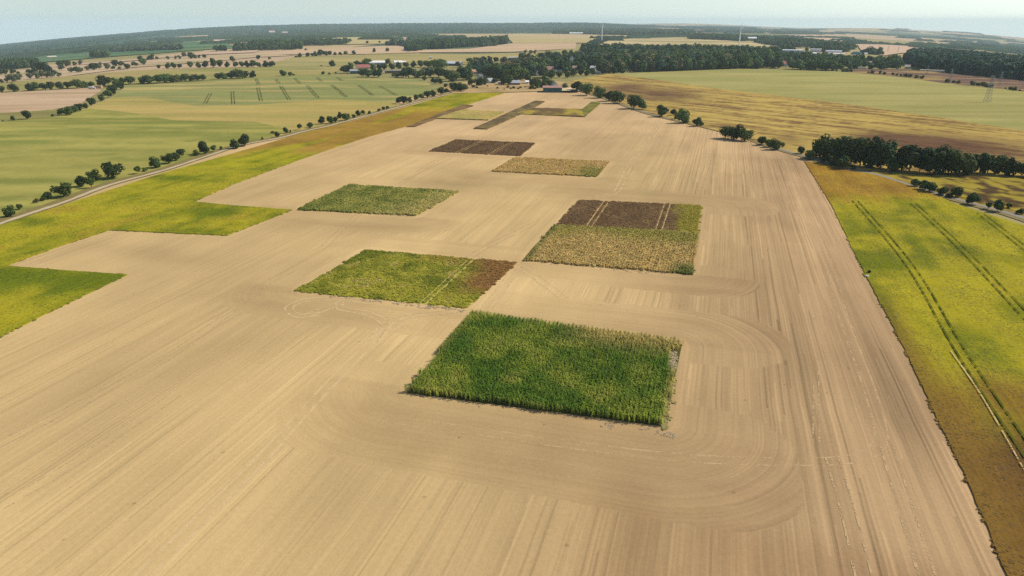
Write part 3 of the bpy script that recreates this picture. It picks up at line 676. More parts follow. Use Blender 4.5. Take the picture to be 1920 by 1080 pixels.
FL = [
 ('meadow', 'wide yellow green meadow left of the tree lined track', [(-300, 520), (0, 416), (120, 376), (300, 318), (450, 270), (490, 264), (540, 243), (480, 229), (325, 226), (240, 211), (160, 203), (107, 219), (0, 229), (-300, 262)], c_var((172, 163, 86), .14, 22, 1, (140, 142, 70), .55, 3.2, .4), 7),
 ('grain_field', 'golden tan band of field between the left meadow and the lined green field', [(160, 203), (240, 211), (325, 226), (480, 229), (540, 243), (490, 264), (565, 248), (655, 226), (745, 202), (742, 192), (615, 187), (480, 197), (375, 201), (275, 183), (212, 183)], c_var((190, 167, 98), .10, 40, 2, (174, 160, 90), .54, 2.4, .5), 8),
 ('green_field', 'green field ruled with dark tractor lines on the left', [(212, 183), (275, 183), (375, 201), (480, 197), (615, 187), (742, 193), (777, 181), (822, 166), (785, 148), (675, 146), (615, 142), (480, 147), (300, 157), (235, 162)], c_var((148, 150, 90), .10, 40, 3, (188, 168, 106), .6, 2.4, .6), 8),
 ('ploughed_field', 'pinkish bare field at the left edge below a hedge', [(0, 213), (100, 206), (150, 196), (188, 172), (194, 164), (100, 169), (0, 175), (-300, 193), (-300, 242)], c_var((204, 174, 140), .07, 60, 4, (188, 158, 122), .6, 3, .5), 9),
 ('fallow_strip', 'dull green wedge below the pinkish field on the left', [(0, 213), (100, 206), (150, 197), (160, 203), (107, 219), (0, 229), (-300, 262), (-300, 242)], c_var((148, 140, 84), .12, 30, 5), 9),
 ('green_strip', 'long green strip between two hedges on the left', [(-300, 194), (0, 175), (120, 167), (262, 157), (480, 148), (560, 144), (615, 142), (640, 131), (480, 127), (262, 132), (122, 144), (0, 158), (-300, 184)], c_var((158, 152, 88), .10, 70, 6, (180, 160, 104), .58, 2.4, .7), 14),
 ('stubble_field', 'pink tan stubble band dotted with bushes on the left', [(-300, 184), (0, 158), (122, 144), (250, 127), (370, 118), (480, 108), (560, 104), (480, 101), (350, 107), (200, 120), (75, 128), (0, 136), (-300, 165)], c_var((206, 178, 144), .08, 80, 7, (170, 158, 108), .66, 3, .6), 16),
 ('olive_field', 'olive slope behind the farm buildings', [(480, 127), (640, 131), (760, 122), (870, 121), (960, 112), (1075, 107), (1112, 88), (1000, 99), (880, 102), (760, 101), (640, 104), (560, 105)], c_var((182, 164, 108), .10, 90, 8, (158, 152, 96), .55, 3, .6), 16),
 ('stubble_field', 'pinkish stubble field in front of the long dark wood', [(478, 103), (560, 93), (740, 86), (800, 94), (880, 92), (960, 82), (1080, 80), (1080, 92), (960, 98), (800, 99), (690, 102), (600, 102)], c_var((210, 180, 144), .06, 90, 9, (196, 166, 126), .6, 3, .6), 20),
 ('stubble_strip', 'thin pink strip below the blue green field on the left', [(72, 124), (200, 116), (330, 105), (430, 95), (490, 93), (478, 99), (350, 105), (200, 119), (90, 127)], c_var((206, 176, 146), .06, 90, 10), 20),
 ('green_field', 'blue green field under the wooded ridge on the left', [(0, 106), (95, 98), (200, 90), (300, 80), (420, 80), (445, 90), (300, 100), (170, 110), (75, 118), (0, 120)], c_var((84, 118, 84), .15, 90, 11, (126, 140, 92), .6, 3, .6), 24),
 ('stubble_strip', 'pale tan strip at the far left below the ridge', [(-200, 126), (0, 106), (95, 97), (90, 92), (0, 100), (-200, 120)], c_var((214, 182, 146), .06, 90, 12), 24),
 ('olive_field', 'pale olive field left of the long dark wood', [(470, 76), (600, 69), (750, 70), (770, 82), (650, 84), (560, 81)], c_var((194, 176, 122), .08, 120, 13), 40),
 ('olive_field', 'pale olive slope left of the nearer wind turbine', [(952, 64), (1070, 65), (1205, 68), (1130, 71), (1117, 82), (1078, 81), (962, 82), (953, 73)], c_var((190, 174, 118), .10, 120, 14, (206, 178, 134), .5, 3, .6), 40),
 ('grain_field', 'cream field behind the village wood between the two wind turbines', [(1128, 80), (1160, 74), (1290, 70), (1420, 79), (1462, 88), (1385, 95), (1240, 92), (1140, 86)], c_var((212, 188, 142), .08, 120, 15, (170, 160, 108), .52, 3, .5), 26),
 ('stubble_strip', 'thin pink far strip behind the nearer wind turbine', [(1104, 52), (1170, 50), (1400, 55), (1420, 59), (1250, 57), (1150, 55)], c_var((214, 180, 150), .06, 200, 16), 120),
 ('stubble_field', 'pink field among the woods on the far right', [(1468, 66), (1540, 66), (1608, 76), (1560, 80), (1480, 74)], c_var((212, 182, 152), .06, 120, 17), 60),
 ('stubble_field', 'pink field behind the plantation forest on the right', [(1608, 84), (1700, 86), (1760, 93), (1835, 98), (1760, 101), (1700, 100), (1660, 105), (1618, 100)], c_var((212, 180, 150), .06, 120, 18), 30),
 ('meadow', 'olive paddock behind the houses on the right', [(1558, 104), (1620, 103), (1702, 109), (1700, 122), (1640, 114)], c_var((176, 164, 108), .10, 60, 19), 20),
 ('green_field', 'broad pale green field on the right with a pylon', [(1142, 139), (1242, 152), (1335, 166), (1440, 178), (1615, 200), (1750, 220), (1865, 238), (1920, 246), (2200, 290), (2200, 205), (1920, 173), (1775, 158), (1690, 146), (1580, 136), (1440, 131), (1385, 130), (1260, 135)], c_var((176, 166, 102), .08, 60, 20, (164, 158, 94), .55, 2.6, .6), 9),
 ('rough_field', 'yellow and brown streaked field right of the road', [(1050, 160), (1075, 152), (1142, 139), (1242, 152), (1335, 166), (1440, 178), (1615, 200), (1750, 220), (1865, 238), (1920, 246), (2200, 290), (2200, 420), (1920, 334), (1720, 326), (1590, 318), (1500, 292), (1440, 275), (1400, 260), (1300, 234), (1220, 214), (1165, 195), (1120, 180), (1080, 168)], c_r8, 3.4),
 ('fallow_strip', 'purple brown strip in front of the plantation forest', [(1580, 136), (1690, 146), (1775, 158), (1920, 173), (2200, 205), (2200, 180), (1920, 151), (1772, 138), (1690, 131), (1600, 131)], c_var((122, 96, 84), .15, 30, 22, (176, 150, 96), .58, 3, .5), 9),
 ('rough_field', 'yellow flecked brown field at the right edge below the copse', [(1600, 321), (1720, 327), (1820, 331), (1920, 335), (2200, 380), (2250, 540), (2100, 470), (1920, 408), (1790, 373), (1712, 350), (1650, 331)], lambda x, y: mix(seen(92, 72, 50), seen(176, 156, 64), sstep(.42, .6, fbm(x / 4, y / 8, 4, 131))), 1.6),
 ('dry_grass', 'dry pale grass between the village and the bare field', [(822, 166), (850, 176), (948, 174), (1010, 172), (1062, 172), (1085, 168), (1070, 156), (1000, 150), (930, 148), (870, 155)], c_var((196, 166, 118), .12, 20, 23, (170, 146, 98), .6), 6),
 ('sand_patch', 'small white sand patch in the blue green field', [(86, 107), (105, 106), (108, 108), (92, 109)], c_var((232, 216, 190), .05, 20, 24), 12),
]
for i, (nm, lb, px, cf, st) in enumerate(FL):
    field(nm, lb, world(px), cf, 0.06 + 0.004 * i, 0, st)
L3 = FIELDS['green field ruled with dark tractor lines on the left']
for px in [[(436, 172), (438, 196)], [(484, 165), (490, 190)], [(480, 148), (486, 160)], [(527, 162), (543, 188)], [(518, 149), (524, 158)], [(576, 161), (597, 185)], [(553, 147), (563, 158)], [(622, 160), (650, 183)], [(595, 146), (604, 154)], [(672, 160), (700, 180)], [(712, 162), (745, 180)], [(632, 146), (642, 152)], [(395, 176), (385, 195)]]:
    P = world(px)
    for s_ in (-1, 1): strip('tractor_line', offset_line(P, s_ * 1.1), .65, .30, M_TRACKL, L3, .15, .3)

# ------------------------------------------------------------------ track and road
def gravel(name, c): return plain(name, c, 1.0, .18, .6)
TRACK = [(-200, 490), (-60, 440), (0, 417), (60, 397), (120, 377), (200, 347), (300, 320), (380, 294), (450, 272), (520, 259), (565, 247), (610, 237), (655, 225), (700, 213), (745, 201), (775, 193), (810, 184), (850, 175), (880, 170)]
VERGE = strip('verge', world(TRACK), 7, .12, plain('dry_verge', seen(140, 124, 70), 1, .3, .4)); tag(VERGE, 'dry brown grass verge along the pale track on the left', 'verge', None, 'structure')
t_ = strip('track', offset_line(world(TRACK), -1.5), 2.0, .16, gravel('pale_gravel', seen(206, 186, 150)), None, 0, .5); tag(t_, 'pale gravel farm track lined with bushes on the left', 'track', None, 'structure')
ROAD = [(1030, 166), (1080, 169), (1120, 180), (1165, 195), (1220, 214), (1300, 233), (1350, 245), (1400, 258), (1440, 273), (1480, 285), (1512, 294), (1550, 306), (1595, 319), (1640, 327), (1680, 339), (1712, 350), (1790, 373), (1860, 392), (1920, 410), (2050, 455), (2200, 510)]
v_ = strip('verge', world(ROAD), 7.5, .17, plain('road_verge', seen(142, 126, 78), 1, .3, .4)); tag(v_, 'grassy verge beside the grey road on the right', 'verge', None, 'structure')
r_ = strip('road', world(ROAD), 2.4, .21, plain('grey_asphalt', seen(156, 146, 134), 1, .12, .5)); tag(r_, 'narrow grey road curving past the copse on the right', 'road', None, 'structure')
y_ = field('yard', 'pale gravel yard beside the green barn', world([(1052, 174), (1085, 174), (1090, 168), (1055, 167)]), c_var((222, 198, 160), .06, 8, 3), .5, 0, 3)

# ------------------------------------------------------------------ buildings
_mc = {}; EXCL = []
def paint(c, rough=.8, var=.08):
    k = (tuple(c), rough)
    if k not in _mc: _mc[k] = plain('paint_%d' % len(_mc), c, rough, var, .8)
    return _mc[k]
WHITE, CREAM, GREY, TEAL, RED, PINK, SLATE, BROWN, GLASS = (.72, .70, .66), (.6, .53, .42), (.34, .34, .35), (.05, .12, .11), (.28, .10, .075), (.36, .2, .16), (.13, .14, .16), (.16, .09, .055), (.04, .05, .06)
def box(V, Fc, x0, x1, y0, y1, z0, z1):
    b = len(V); V += [(x0, y0, z0), (x1, y0, z0), (x1, y1, z0), (x0, y1, z0), (x0, y0, z1), (x1, y0, z1), (x1, y1, z1), (x0, y1, z1)]
    Fc += [(b, b + 3, b + 2, b + 1), (b + 4, b + 5, b + 6, b + 7), (b, b + 1, b + 5, b + 4), (b + 1, b + 2, b + 6, b + 5), (b + 2, b + 3, b + 7, b + 6), (b + 3, b, b + 4, b + 7)]
def boxo(name, parent, col, *dims, rough=.8):
    V, Fc = [], []; box(V, Fc, *dims); return link(mesh_np(name, V, Fc, paint(col, rough)), name, parent)
def building(name, label, cat, u, v, wpx, eave, ridge, depth, wall, roof, rot=0.0, group=None, gable=False, windows=3, shape='gable', door=None, chimney=False):
    p = at(u, v); L = px2m(p, wpx) / 2; D = depth / 2
    p.y += D * .5; EXCL.append((p.x, p.y, max(L, D)))
    e = bpy.data.objects.new(name, None); COL.objects.link(e); e.location = (p.x, p.y, p.z - .1); e.rotation_euler = (0, 0, rot - math.atan2(p.x, p.y)); tag(e, label, cat, group)
    if gable: e.rotation_euler.z += math.pi / 2; L, D = depth / 2, L
    V = [(-L, -D, 0), (L, -D, 0), (L, D, 0), (-L, D, 0), (-L, -D, eave), (L, -D, eave), (L, D, eave), (-L, D, eave)]
    Fc = [(0, 1, 5, 4), (2, 3, 7, 6)]
    if shape == 'gable':
        V += [(-L, 0, ridge), (L, 0, ridge)]; Fc += [(1, 2, 6, 9, 5), (3, 0, 4, 8, 7)]
        R = [(-L - .4, -D - .4, eave - .25), (L + .4, -D - .4, eave - .25), (L + .4, 0, ridge + .12), (-L - .4, 0, ridge + .12), (L + .4, D + .4, eave - .25), (-L - .4, D + .4, eave - .25)]
        R = R + [(x, y, z + .22) for x, y, z in R]
        RF = [(6, 7, 8, 9), (9, 8, 10, 11), (1, 0, 3, 2), (2, 3, 5, 4), (0, 1, 7, 6), (4, 5, 11, 10), (1, 2, 8, 7), (2, 4, 10, 8), (5, 3, 9, 11), (3, 0, 6, 9)]
    elif shape == 'dome':
        Fc += [(1, 2, 6, 5), (3, 0, 4, 7)]; n = 9; R = []; RF = []
        for i in range(n + 1):
            a = math.pi * i / n; R += [(-L * math.cos(a) * 1.02, -D - .2, eave + (ridge - eave) * math.sin(a)), (-L * math.cos(a) * 1.02, D + .2, eave + (ridge - eave) * math.sin(a))]
        for i in range(n): RF.append((2 * i, 2 * i + 2, 2 * i + 3, 2 * i + 1))
        RF += [tuple(2 * i for i in range(n, -1, -1)), tuple(2 * i + 1 for i in range(n + 1))]
    else:
        Fc += [(1, 2, 6, 5), (3, 0, 4, 7)]
        R = []; RF = []; box(R, RF, -L - .3, L + .3, -D - .3, D + .3, eave, ridge)
    link(mesh_np('wall', V, Fc, paint(wall)), 'wall', e); r = link(mesh_np('roof', R, RF, paint(roof, .6)), 'roof', e)
    if chimney: boxo('chimney', r, BROWN, L * .4, L * .4 + .7, -.35, .35, ridge - .6, ridge + 1.1)
    if windows:
        step = 2 * L / (windows + 1)
        for i in range(windows):
            x = -L + step * (i + 1)
            if door == i: continue
            boxo('window', e, GLASS, x - .55, x + .55, -D - .06, -D + .05, eave * .38, eave * .38 + 1.25, rough=.25)
    if door is not None:
        x = -L + 2 * L / (windows + 1) * (door + 1) if windows else 0; boxo('door', e, BROWN, x - .6, x + .6, -D - .07, -D + .05, 0, 2.1)
    return e
building('barn', 'dark green barn with pink roof edge at the end of the bare field', 'barn', 1036, 173, 33, 4.6, 5.6, 11, (.045, .10, .095), PINK, .02, windows=0, door=None)
BLD = [
 ('barn', 'long white roofed barn at the top of the farm', 'barn', 706, 122, 28, 4.0, 6.2, 14, GREY, WHITE, 0, 0, 4, 'gable', None),
 ('shed', 'white shed under the long white roofed barn', 'shed', 699, 124, 6, 3.0, 4.2, 6, WHITE, SLATE, .1, 0, 2, 'gable', 0),
 ('barn', 'grey white roofed barn right of the long white roofed barn', 'barn', 746, 121, 14, 3.6, 5.6, 12, CREAM, WHITE, .12, 0, 3, 'gable', None),
 ('shed', 'small white roofed shed beside the grey white barn', 'shed', 757, 120, 7, 3.0, 4.4, 7, CREAM, WHITE, 0, 0, 2, 'gable', 0),
 ('house', 'red roofed farmhouse among trees at the farm', 'house', 680, 131, 20, 3.4, 7.0, 10, CREAM, (.34, .12, .10), .15, 0, 4, 'gable', 1),
 ('shed', 'dark teal shed with pale roof edge left of the farm', 'shed', 664, 138, 14, 3.6, 5.0, 9, TEAL, GREY, -.1, 0, 0, 'gable', None),
 ('shed', 'long low open shed with pale grey roof behind the farm trees', 'shed', 741, 137, 36, 3.0, 3.5, 8, BROWN, GREY, 0, 0, 0, 'flat', None),
 ('house', 'small white cube house alone on the slope behind the farm', 'house', 807, 111.5, 6, 4.0, 4.6, 6, WHITE, WHITE, 0, 0, 1, 'flat', None),
 ('barn', 'long pale barn at the right end of the farm', 'barn', 850, 123, 30, 3.4, 6.0, 13, (.1, .1, .11), (.52, .54, .55), -.35, 0, 4, 'gable', None),
 ('house', 'orange roofed low house at the village edge', 'house', 892, 139, 14, 3.0, 5.5, 9, CREAM, (.45, .26, .15), .2, 0, 3, 'gable', 1),
 ('house', 'red roofed little house right of the farm', 'house', 865, 133, 7, 3.0, 5.4, 8, WHITE, RED, -.2, 0, 2, 'gable', 0),
 ('house', 'white walled house showing between dark village trees', 'house', 900, 148, 6, 3.2, 5.5, 8, WHITE, SLATE, .4, 0, 2, 'gable', 0),
 ('house', 'grey roofed house at the edge of the dry grass', 'house', 918, 157, 9, 3.0, 5.6, 9, CREAM, GREY, .6, 0, 2, 'gable', 0),
 ('shed', 'low white fronted shed at the edge of the dry grass', 'shed', 938, 159, 9, 2.4, 2.9, 6, WHITE, GREY, 0, 0, 2, 'flat', 0),
 ('house', 'long grey roofed bungalow facing the dry grass', 'house', 964, 160, 20, 2.8, 5.0, 9, (.2, .17, .14), (.36, .37, .38), .05, 0, 4, 'gable', 2),
 ('shed', 'small white shed right of the grey bungalow', 'shed', 988, 158, 6, 2.6, 3.8, 6, WHITE, WHITE, .1, 0, 1, 'gable', None),
 ('hall', 'flat white roofed hall at the back of the village', 'hall', 965, 113, 22, 4.4, 5.2, 12, SLATE, WHITE, 0, 0, 5, 'flat', None),
 ('house', 'pink roofed house in the middle of the village', 'house', 1033, 136, 15, 4.0, 7.5, 10, WHITE, PINK, .1, 0, 3, 'gable', 1),
 ('house', 'white walled house below the pink roofed house', 'house', 1047, 138, 12, 3.2, 4.4, 7, WHITE, SLATE, -.2, 0, 3, 'gable', 1),
 ('house', 'slim white gabled house leaning out of village trees', 'house', 1007, 142, 5, 4.2, 7.0, 8, WHITE, SLATE, .2, 1, 1, 'gable', None),
 ('house', 'tall white gabled house standing above the village trees', 'house', 1072, 121, 7, 8.5, 12.5, 9, WHITE, (.5, .36, .3), .2, 1, 2, 'gable', None),
 ('house', 'brown roofed house right of the tall white gable', 'house', 1077, 133, 8, 3.5, 6.5, 9, CREAM, (.3, .2, .15), .3, 0, 2, 'gable', 0),
 ('house', 'white roofed house at the front of the village wood', 'house', 1113, 133, 10, 3.6, 6.4, 8, WHITE, WHITE, -.3, 0, 2, 'gable', 0),
 ('house', 'cream house right of the white roofed house', 'house', 1122, 139, 9, 2.8, 3.6, 7, CREAM, GREY, 0, 0, 2, 'flat', 0),
 ('house', 'white gable standing out of the village wood', 'house', 1183, 130, 6, 5.0, 9.5, 8, WHITE, SLATE, .25, 1, 1, 'gable', None),
 ('house', 'tiny white gable in the wood below the farther turbine', 'house', 1398, 119, 5, 4.0, 8.0, 7, WHITE, SLATE, .1, 1, 1, 'gable', None),
 ('greenhouse', 'pale curved greenhouse in the wood below the farther turbine', 'greenhouse', 1360, 118, 12, 1.2, 4.0, 9, GREY, (.55, .58, .58), 0, 0, 0, 'dome', None),
 ('silo_tower', 'slim white pointed tower at the tree belt left of the nearer turbine', 'tower', 1094, 91, 3, 5.0, 13.0, 4, WHITE, WHITE, 0, 1, 0, 'gable', None),
 ('hall', 'row of bright white halls below the ridge in the middle', 'hall', 1082, 64.5, 26, 7.0, 10.0, 30, WHITE, WHITE, 0, 0, 0, 'gable', None),
 ('house', 'cream house behind the green barn', 'house', 1040, 166, 6, 3.2, 6.2, 8, WHITE, CREAM, .3, 1, 1, 'gable', None),
 ('house', 'pink roofed house leftmost of the houses on the right', 'house', 1471, 124, 13, 3.4, 7.5, 9, WHITE, (.52, .22, .17), .1, 0, 2, 'gable', 0),
 ('house', 'red roofed house second of the houses on the right', 'house', 1501, 121, 10, 3.4, 7.0, 9, WHITE, (.48, .14, .12), -.3, 0, 2, 'gable', 0),
 ('house', 'blue grey roofed house left of the red roof on the right', 'house', 1490, 122, 7, 3.0, 6.0, 8, CREAM, SLATE, .2, 0, 2, 'gable', 0),
 ('house', 'beige house in the middle of the houses on the right', 'house', 1536, 122, 9, 3.2, 6.0, 8, CREAM, (.46, .36, .3), .1, 0, 2, 'gable', 1),
 ('house', 'white and pink gabled house right of the beige house', 'house', 1592, 124, 8, 3.8, 7.5, 9, WHITE, PINK, .35, 1, 2, 'gable', None),
 ('house', 'pale house with pink roof before the paddock on the right', 'house', 1634, 123, 8, 3.4, 6.4, 8, WHITE, (.45, .3, .26), .3, 0, 2, 'gable', 0),
 ('house', 'pale blue roofed house at the right end of the houses', 'house', 1655, 124, 12, 3.2, 6.8, 9, CREAM, (.36, .42, .46), .15, 0, 3, 'gable', 1),
 ('shed', 'low cream shed before the trees on the right', 'shed', 1615, 130, 17, 2.4, 3.0, 7, CREAM, (.52, .42, .34), 0, 0, 0, 'flat', None),
 ('shed', 'long sandy shed in front of the plantation forest', 'shed', 1750, 135, 40, 2.0, 2.8, 7, CREAM, (.6, .48, .36), -.12, 0, 0, 'flat', None),
 ('farmhouse', 'beige farmhouse at the left corner of the plantation forest', 'house', 1702, 129, 8, 3.0, 5.6, 8, CREAM, (.5, .4, .33), 0, 0, 2, 'gable', 0),
 ('factory', 'large grey factory with white roof left of the dome', 'factory', 1489, 100, 34, 6, 7.2, 40, (.36, .38, .42), (.52, .54, .58), 0, 0, 6, 'flat', None),
 ('factory', 'cream factory hall right of the large grey factory', 'factory', 1531, 98, 18, 6, 7.4, 26, (.62, .58, .52), (.62, .6, .56), 0, 0, 3, 'flat', None),
 ('shed', 'white roofed shed below the cream factory hall', 'shed', 1514, 102, 9, 3.4, 5, 10, SLATE, WHITE, .1, 0, 0, 'gable', None),
 ('shed', 'second white roofed shed below the cream factory hall', 'shed', 1530, 103, 9, 3.4, 5, 10, SLATE, WHITE, .1, 0, 0, 'gable', None),
 ('hall', 'long cream stable left of the domed hall', 'hall', 1568, 104, 28, 3.4, 5.4, 14, GREY, (.66, .58, .48), 0, 0, 0, 'gable', None),
 ('hall', 'long grey stable behind the long cream stable', 'hall', 1564, 99, 26, 3.4, 5.4, 14, GREY, (.45, .45, .48), 0, 0, 0, 'gable', None),
 ('hall', 'teal domed hall by the olive paddock on the right', 'hall', 1606, 104, 17, 3.2, 8.5, 16, WHITE, (.12, .25, .25), 0, 0, 0, 'dome', None),
 ('shed', 'little white shed right of the domed hall', 'shed', 1624, 103, 5, 3.5, 4.5, 6, WHITE, WHITE, 0, 0, 0, 'gable', None),
 ('factory', 'white roofed factory right of the farther wind turbine', 'factory', 1411, 77, 15, 10, 14, 30, (.5, .5, .52), WHITE, 0, 0, 0, 'gable', None),
 ('house', 'red roofed farm at the end of the blue green field', 'house', 462, 85, 18, 4, 9, 14, WHITE, (.44, .2, .16), .1, 0, 3, 'gable', 1),
 ('house', 'second red roofed farm right of the first one on the left', 'house', 488, 84, 16, 4, 9, 14, CREAM, (.40, .17, .13), -.1, 0, 3, 'gable', 1),
 ('barn', 'white barn with pink roof beyond the blue green field', 'barn', 411, 79, 18, 5, 9, 16, WHITE, (.55, .38, .34), .1, 0, 3, 'gable', None),
 ('hall', 'pinkish hall alone below the ridge on the left', 'hall', 279, 73, 12, 6, 10, 18, (.6, .45, .4), (.62, .46, .42), 0, 0, 0, 'gable', None),
 ('manor_house', 'large pale house cluster below the ridge left of the centre', 'house', 510, 64, 10, 12, 20, 24, (.62, .52, .45), (.5, .36, .32), 0, 0, 3, 'gable', None),
 ('hall', 'pale hall right of the large pale house cluster', 'hall', 534, 64, 10, 9, 14, 24, (.62, .52, .45), (.52, .42, .38), 0, 0, 3, 'gable', None),
]
for nm, lb, ct, u, v, wp, ea, ri, dp, wl, rf, ro, gb, wi, sh, dr in BLD:
    building(nm, lb, ct, u, v, wp, ea, ri, dp, wl, rf, ro, None, bool(gb), wi, sh, dr, chimney=(nm == 'house' and sh == 'gable'))

# ------------------------------------------------------------------ trees
def crown_mesh(name, seed, shape, n=900, leaf=.045, mat=None):
    r = np.random.default_rng(seed)
    rx, z0, z1, lobes = shape
    cen = []; zc = (z0 + z1) / 2; hz = (z1 - z0) / 2
    for i in range(lobes):
        d = rdir(1, r)[0]; q = r.random() ** .45 * .72
        cen.append((d[0] * rx * q, d[1] * rx * q, zc + d[2] * hz * q, (.30 + .26 * r.random())))
    C = []; Nn = []
    w_ = np.array([c[3] ** 2 for c in cen]); w_ /= w_.sum()
    for (x, y, z, q), k in zip(cen, r.multinomial(n, w_)):
        d = rdir(k, r); d[:, 2] += .15; rad = q * (.78 + .26 * r.random((k, 1)))
        C.append(np.array([x, y, z]) + d * rad * np.array([rx, rx, hz])); Nn.append(d)
    C = np.concatenate(C); Nn = np.concatenate(Nn) + rdir(len(C), r) * .38; Nn /= np.linalg.norm(Nn, axis=1)[:, None]
    C[:, 2] = np.maximum(C[:, 2], z0 * .8 + .02)
    U = np.cross(Nn, rdir(len(C), r)); U /= np.linalg.norm(U, axis=1)[:, None] + 1e-9; W = np.cross(Nn, U); s = leaf * (.7 + .7 * r.random((len(C), 1)))
    return quads(name, C, U * s, W * s * .8, mat or M_LEAF)
def trunk_mesh(name, seed, top, rad, spread):
    r = np.random.default_rng(seed); V = []; Fc = []
    def limb(p, q, r0, r1, k=6):
        p = np.array(p); q = np.array(q); d = q - p; d /= np.linalg.norm(d); u = np.cross(d, (0.3, .9, .1)); u /= np.linalg.norm(u); v = np.cross(d, u); b = len(V)
        for c, rr in ((p, r0), (q, r1)):
            for i in range(k): a = 6.283 * i / k; V.append(tuple(c + (u * math.cos(a) + v * math.sin(a)) * rr))
        for i in range(k): j = (i + 1) % k; Fc.append((b + i, b + j, b + k + j, b + k + i))
    limb((0, 0, -.02), (.01, 0, top * .55), rad, rad * .75); limb((.01, 0, top * .55), (0, .01, top * .95), rad * .75, rad * .3)
    for i in range(5):
        a = i * 1.257 + r.random(); z = top * (.40 + .1 * i); limb((0, 0, z), (math.cos(a) * spread, math.sin(a) * spread, z + top * .28), rad * .42, rad * .12, 4)
    return mesh_np(name, V, Fc, M_BARK)
SHAPES = {  # crown radius, bottom, top (of height 1), lobes ; trunk height, radius, limb spread
 'round': ((.50, .03, 1.0, 15), (.72, .030, .24)), 'broad': ((.62, .04, 1.0, 19), (.66, .034, .32)), 'oval': ((.38, .04, 1.0, 13), (.8, .026, .16)),
 'bush': ((.60, .0, 1.0, 10), (.55, .028, .25)), 'tall': ((.28, .05, 1.0, 12), (.85, .022, .1)), 'loose': ((.46, .14, 1.0, 9), (.8, .026, .22))}
TREE = {}
for k, (cs, ts) in SHAPES.items():
    TREE[k] = [(crown_mesh('crown_%s_%d' % (k, i), hash((k == 'x', i)) % 97 + len(k) * 31 + i * 7, cs, 520 if k == 'loose' else 950, .05), trunk_mesh('trunk_%s_%d' % (k, i), i + 5, *ts)) for i in range(4)]
LOW = {k: [crown_mesh('far_crown_%s_%d' % (k, i), 400 + len(k) * 17 + i, SHAPES[k][0], 200, .10, M_LEAF_I) for i in range(3)] for k in ('round', 'oval', 'broad', 'tall')}
C_WOOD = proto_collection('wood_tree', LOW['round'] + LOW['oval'] + LOW['broad'])
C_PLANT = proto_collection('plantation_tree', LOW['tall'] + LOW['oval'])
ORD = ['', 'first', 'second', 'third', 'fourth', 'fifth', 'sixth', 'seventh', 'eighth', 'ninth', 'tenth', 'eleventh', 'twelfth', 'thirteenth', 'fourteenth', 'fifteenth', 'sixteenth', 'seventeenth', 'eighteenth', 'nineteenth']
TENS = {2: ('twentieth', 'twenty'), 3: ('thirtieth', 'thirty'), 4: ('fortieth', 'forty'), 5: ('fiftieth', 'fifty')}
def ordinal(n): return ORD[n] if n < 20 else TENS[n // 10][0] if n % 10 == 0 else TENS[n // 10][1] + '-' + ORD[n % 10]
GREENS = {'dark': (.038, .062, .016), 'mid': (.066, .100, .022), 'lime': (.12, .155, .025), 'grey': (.115, .135, .07), 'brown': (.16, .115, .055)}
WORD = {'dark': 'dark green', 'mid': 'green', 'lime': 'light green', 'grey': 'grey green', 'brown': 'brownish'}
NT = [0]
def tree(p, h, wid, shape, tint, label, group, cat):
    i = NT[0]; NT[0] += 1
    cm, tm = TREE[shape][i % 4]
    nm = 'shrub' if cat == 'shrub' else 'tree'
    e = bpy.data.objects.new(nm, None); COL.objects.link(e); e.location = p; e.empty_display_size = .1
    e.rotation_euler = (0, 0, (i * 2.399) % 6.283); e.scale = (wid, wid, h); tag(e, label, cat, group)
    c = bpy.data.objects.new('crown', cm); t = bpy.data.objects.new('trunk', tm)
    g = np.array(GREENS[tint]) * (0.75 + .75 * random.random())
    c.color = (g[0] * (.9 + .25 * random.random()), g[1], g[2], 1)
    for q in (c, t): COL.objects.link(q); q.parent = e
    return e
def row(where, group, items, dflt='round', tint='dark', wf=1.0, fromword='left'):
    """items: (u, v of the foot, height in px[, shape[, tint[, width factor]]]); labels count them from the left"""
    items = sorted(items, key=lambda q: q[0])
    for i, it in enumerate(items):
        u, v, hp = it[:3]; sh = it[3] if len(it) > 3 and it[3] else dflt; ti = it[4] if len(it) > 4 and it[4] else random.choice((tint, tint, 'mid') if 'copse' in where else (tint, 'mid', 'mid') if tint == 'dark' else (tint,)); wq = it[5] if len(it) > 5 else 1.0
        p = at(u, v); h = px2m(p, hp) * 1.02; cat = 'shrub' if h < 3.6 else 'tree'
        if cat == 'shrub' and sh == 'round': sh = 'bush'
        p.z -= .04 * h
        hide = False
        for ex, ey, er in EXCL:                                     # keep the front of each house clear
            d = math.hypot(ex, ey); fw = ((ex - p.x) * ex + (ey - p.y) * ey) / d; sw = abs((p.x - ex) * ey - (p.y - ey) * ex) / d
            if -er < fw < (40 if d > 500 else 12) and sw < er * .8 + h * .15: hide = True
        if hide: continue
        lab = '%s %s, %s from the left %s' % (WORD[ti], cat, ordinal(i + 1), where)
        tree(p, h, h * wf * wq * (.92 + .16 * random.random()), sh, ti, lab, group, cat)
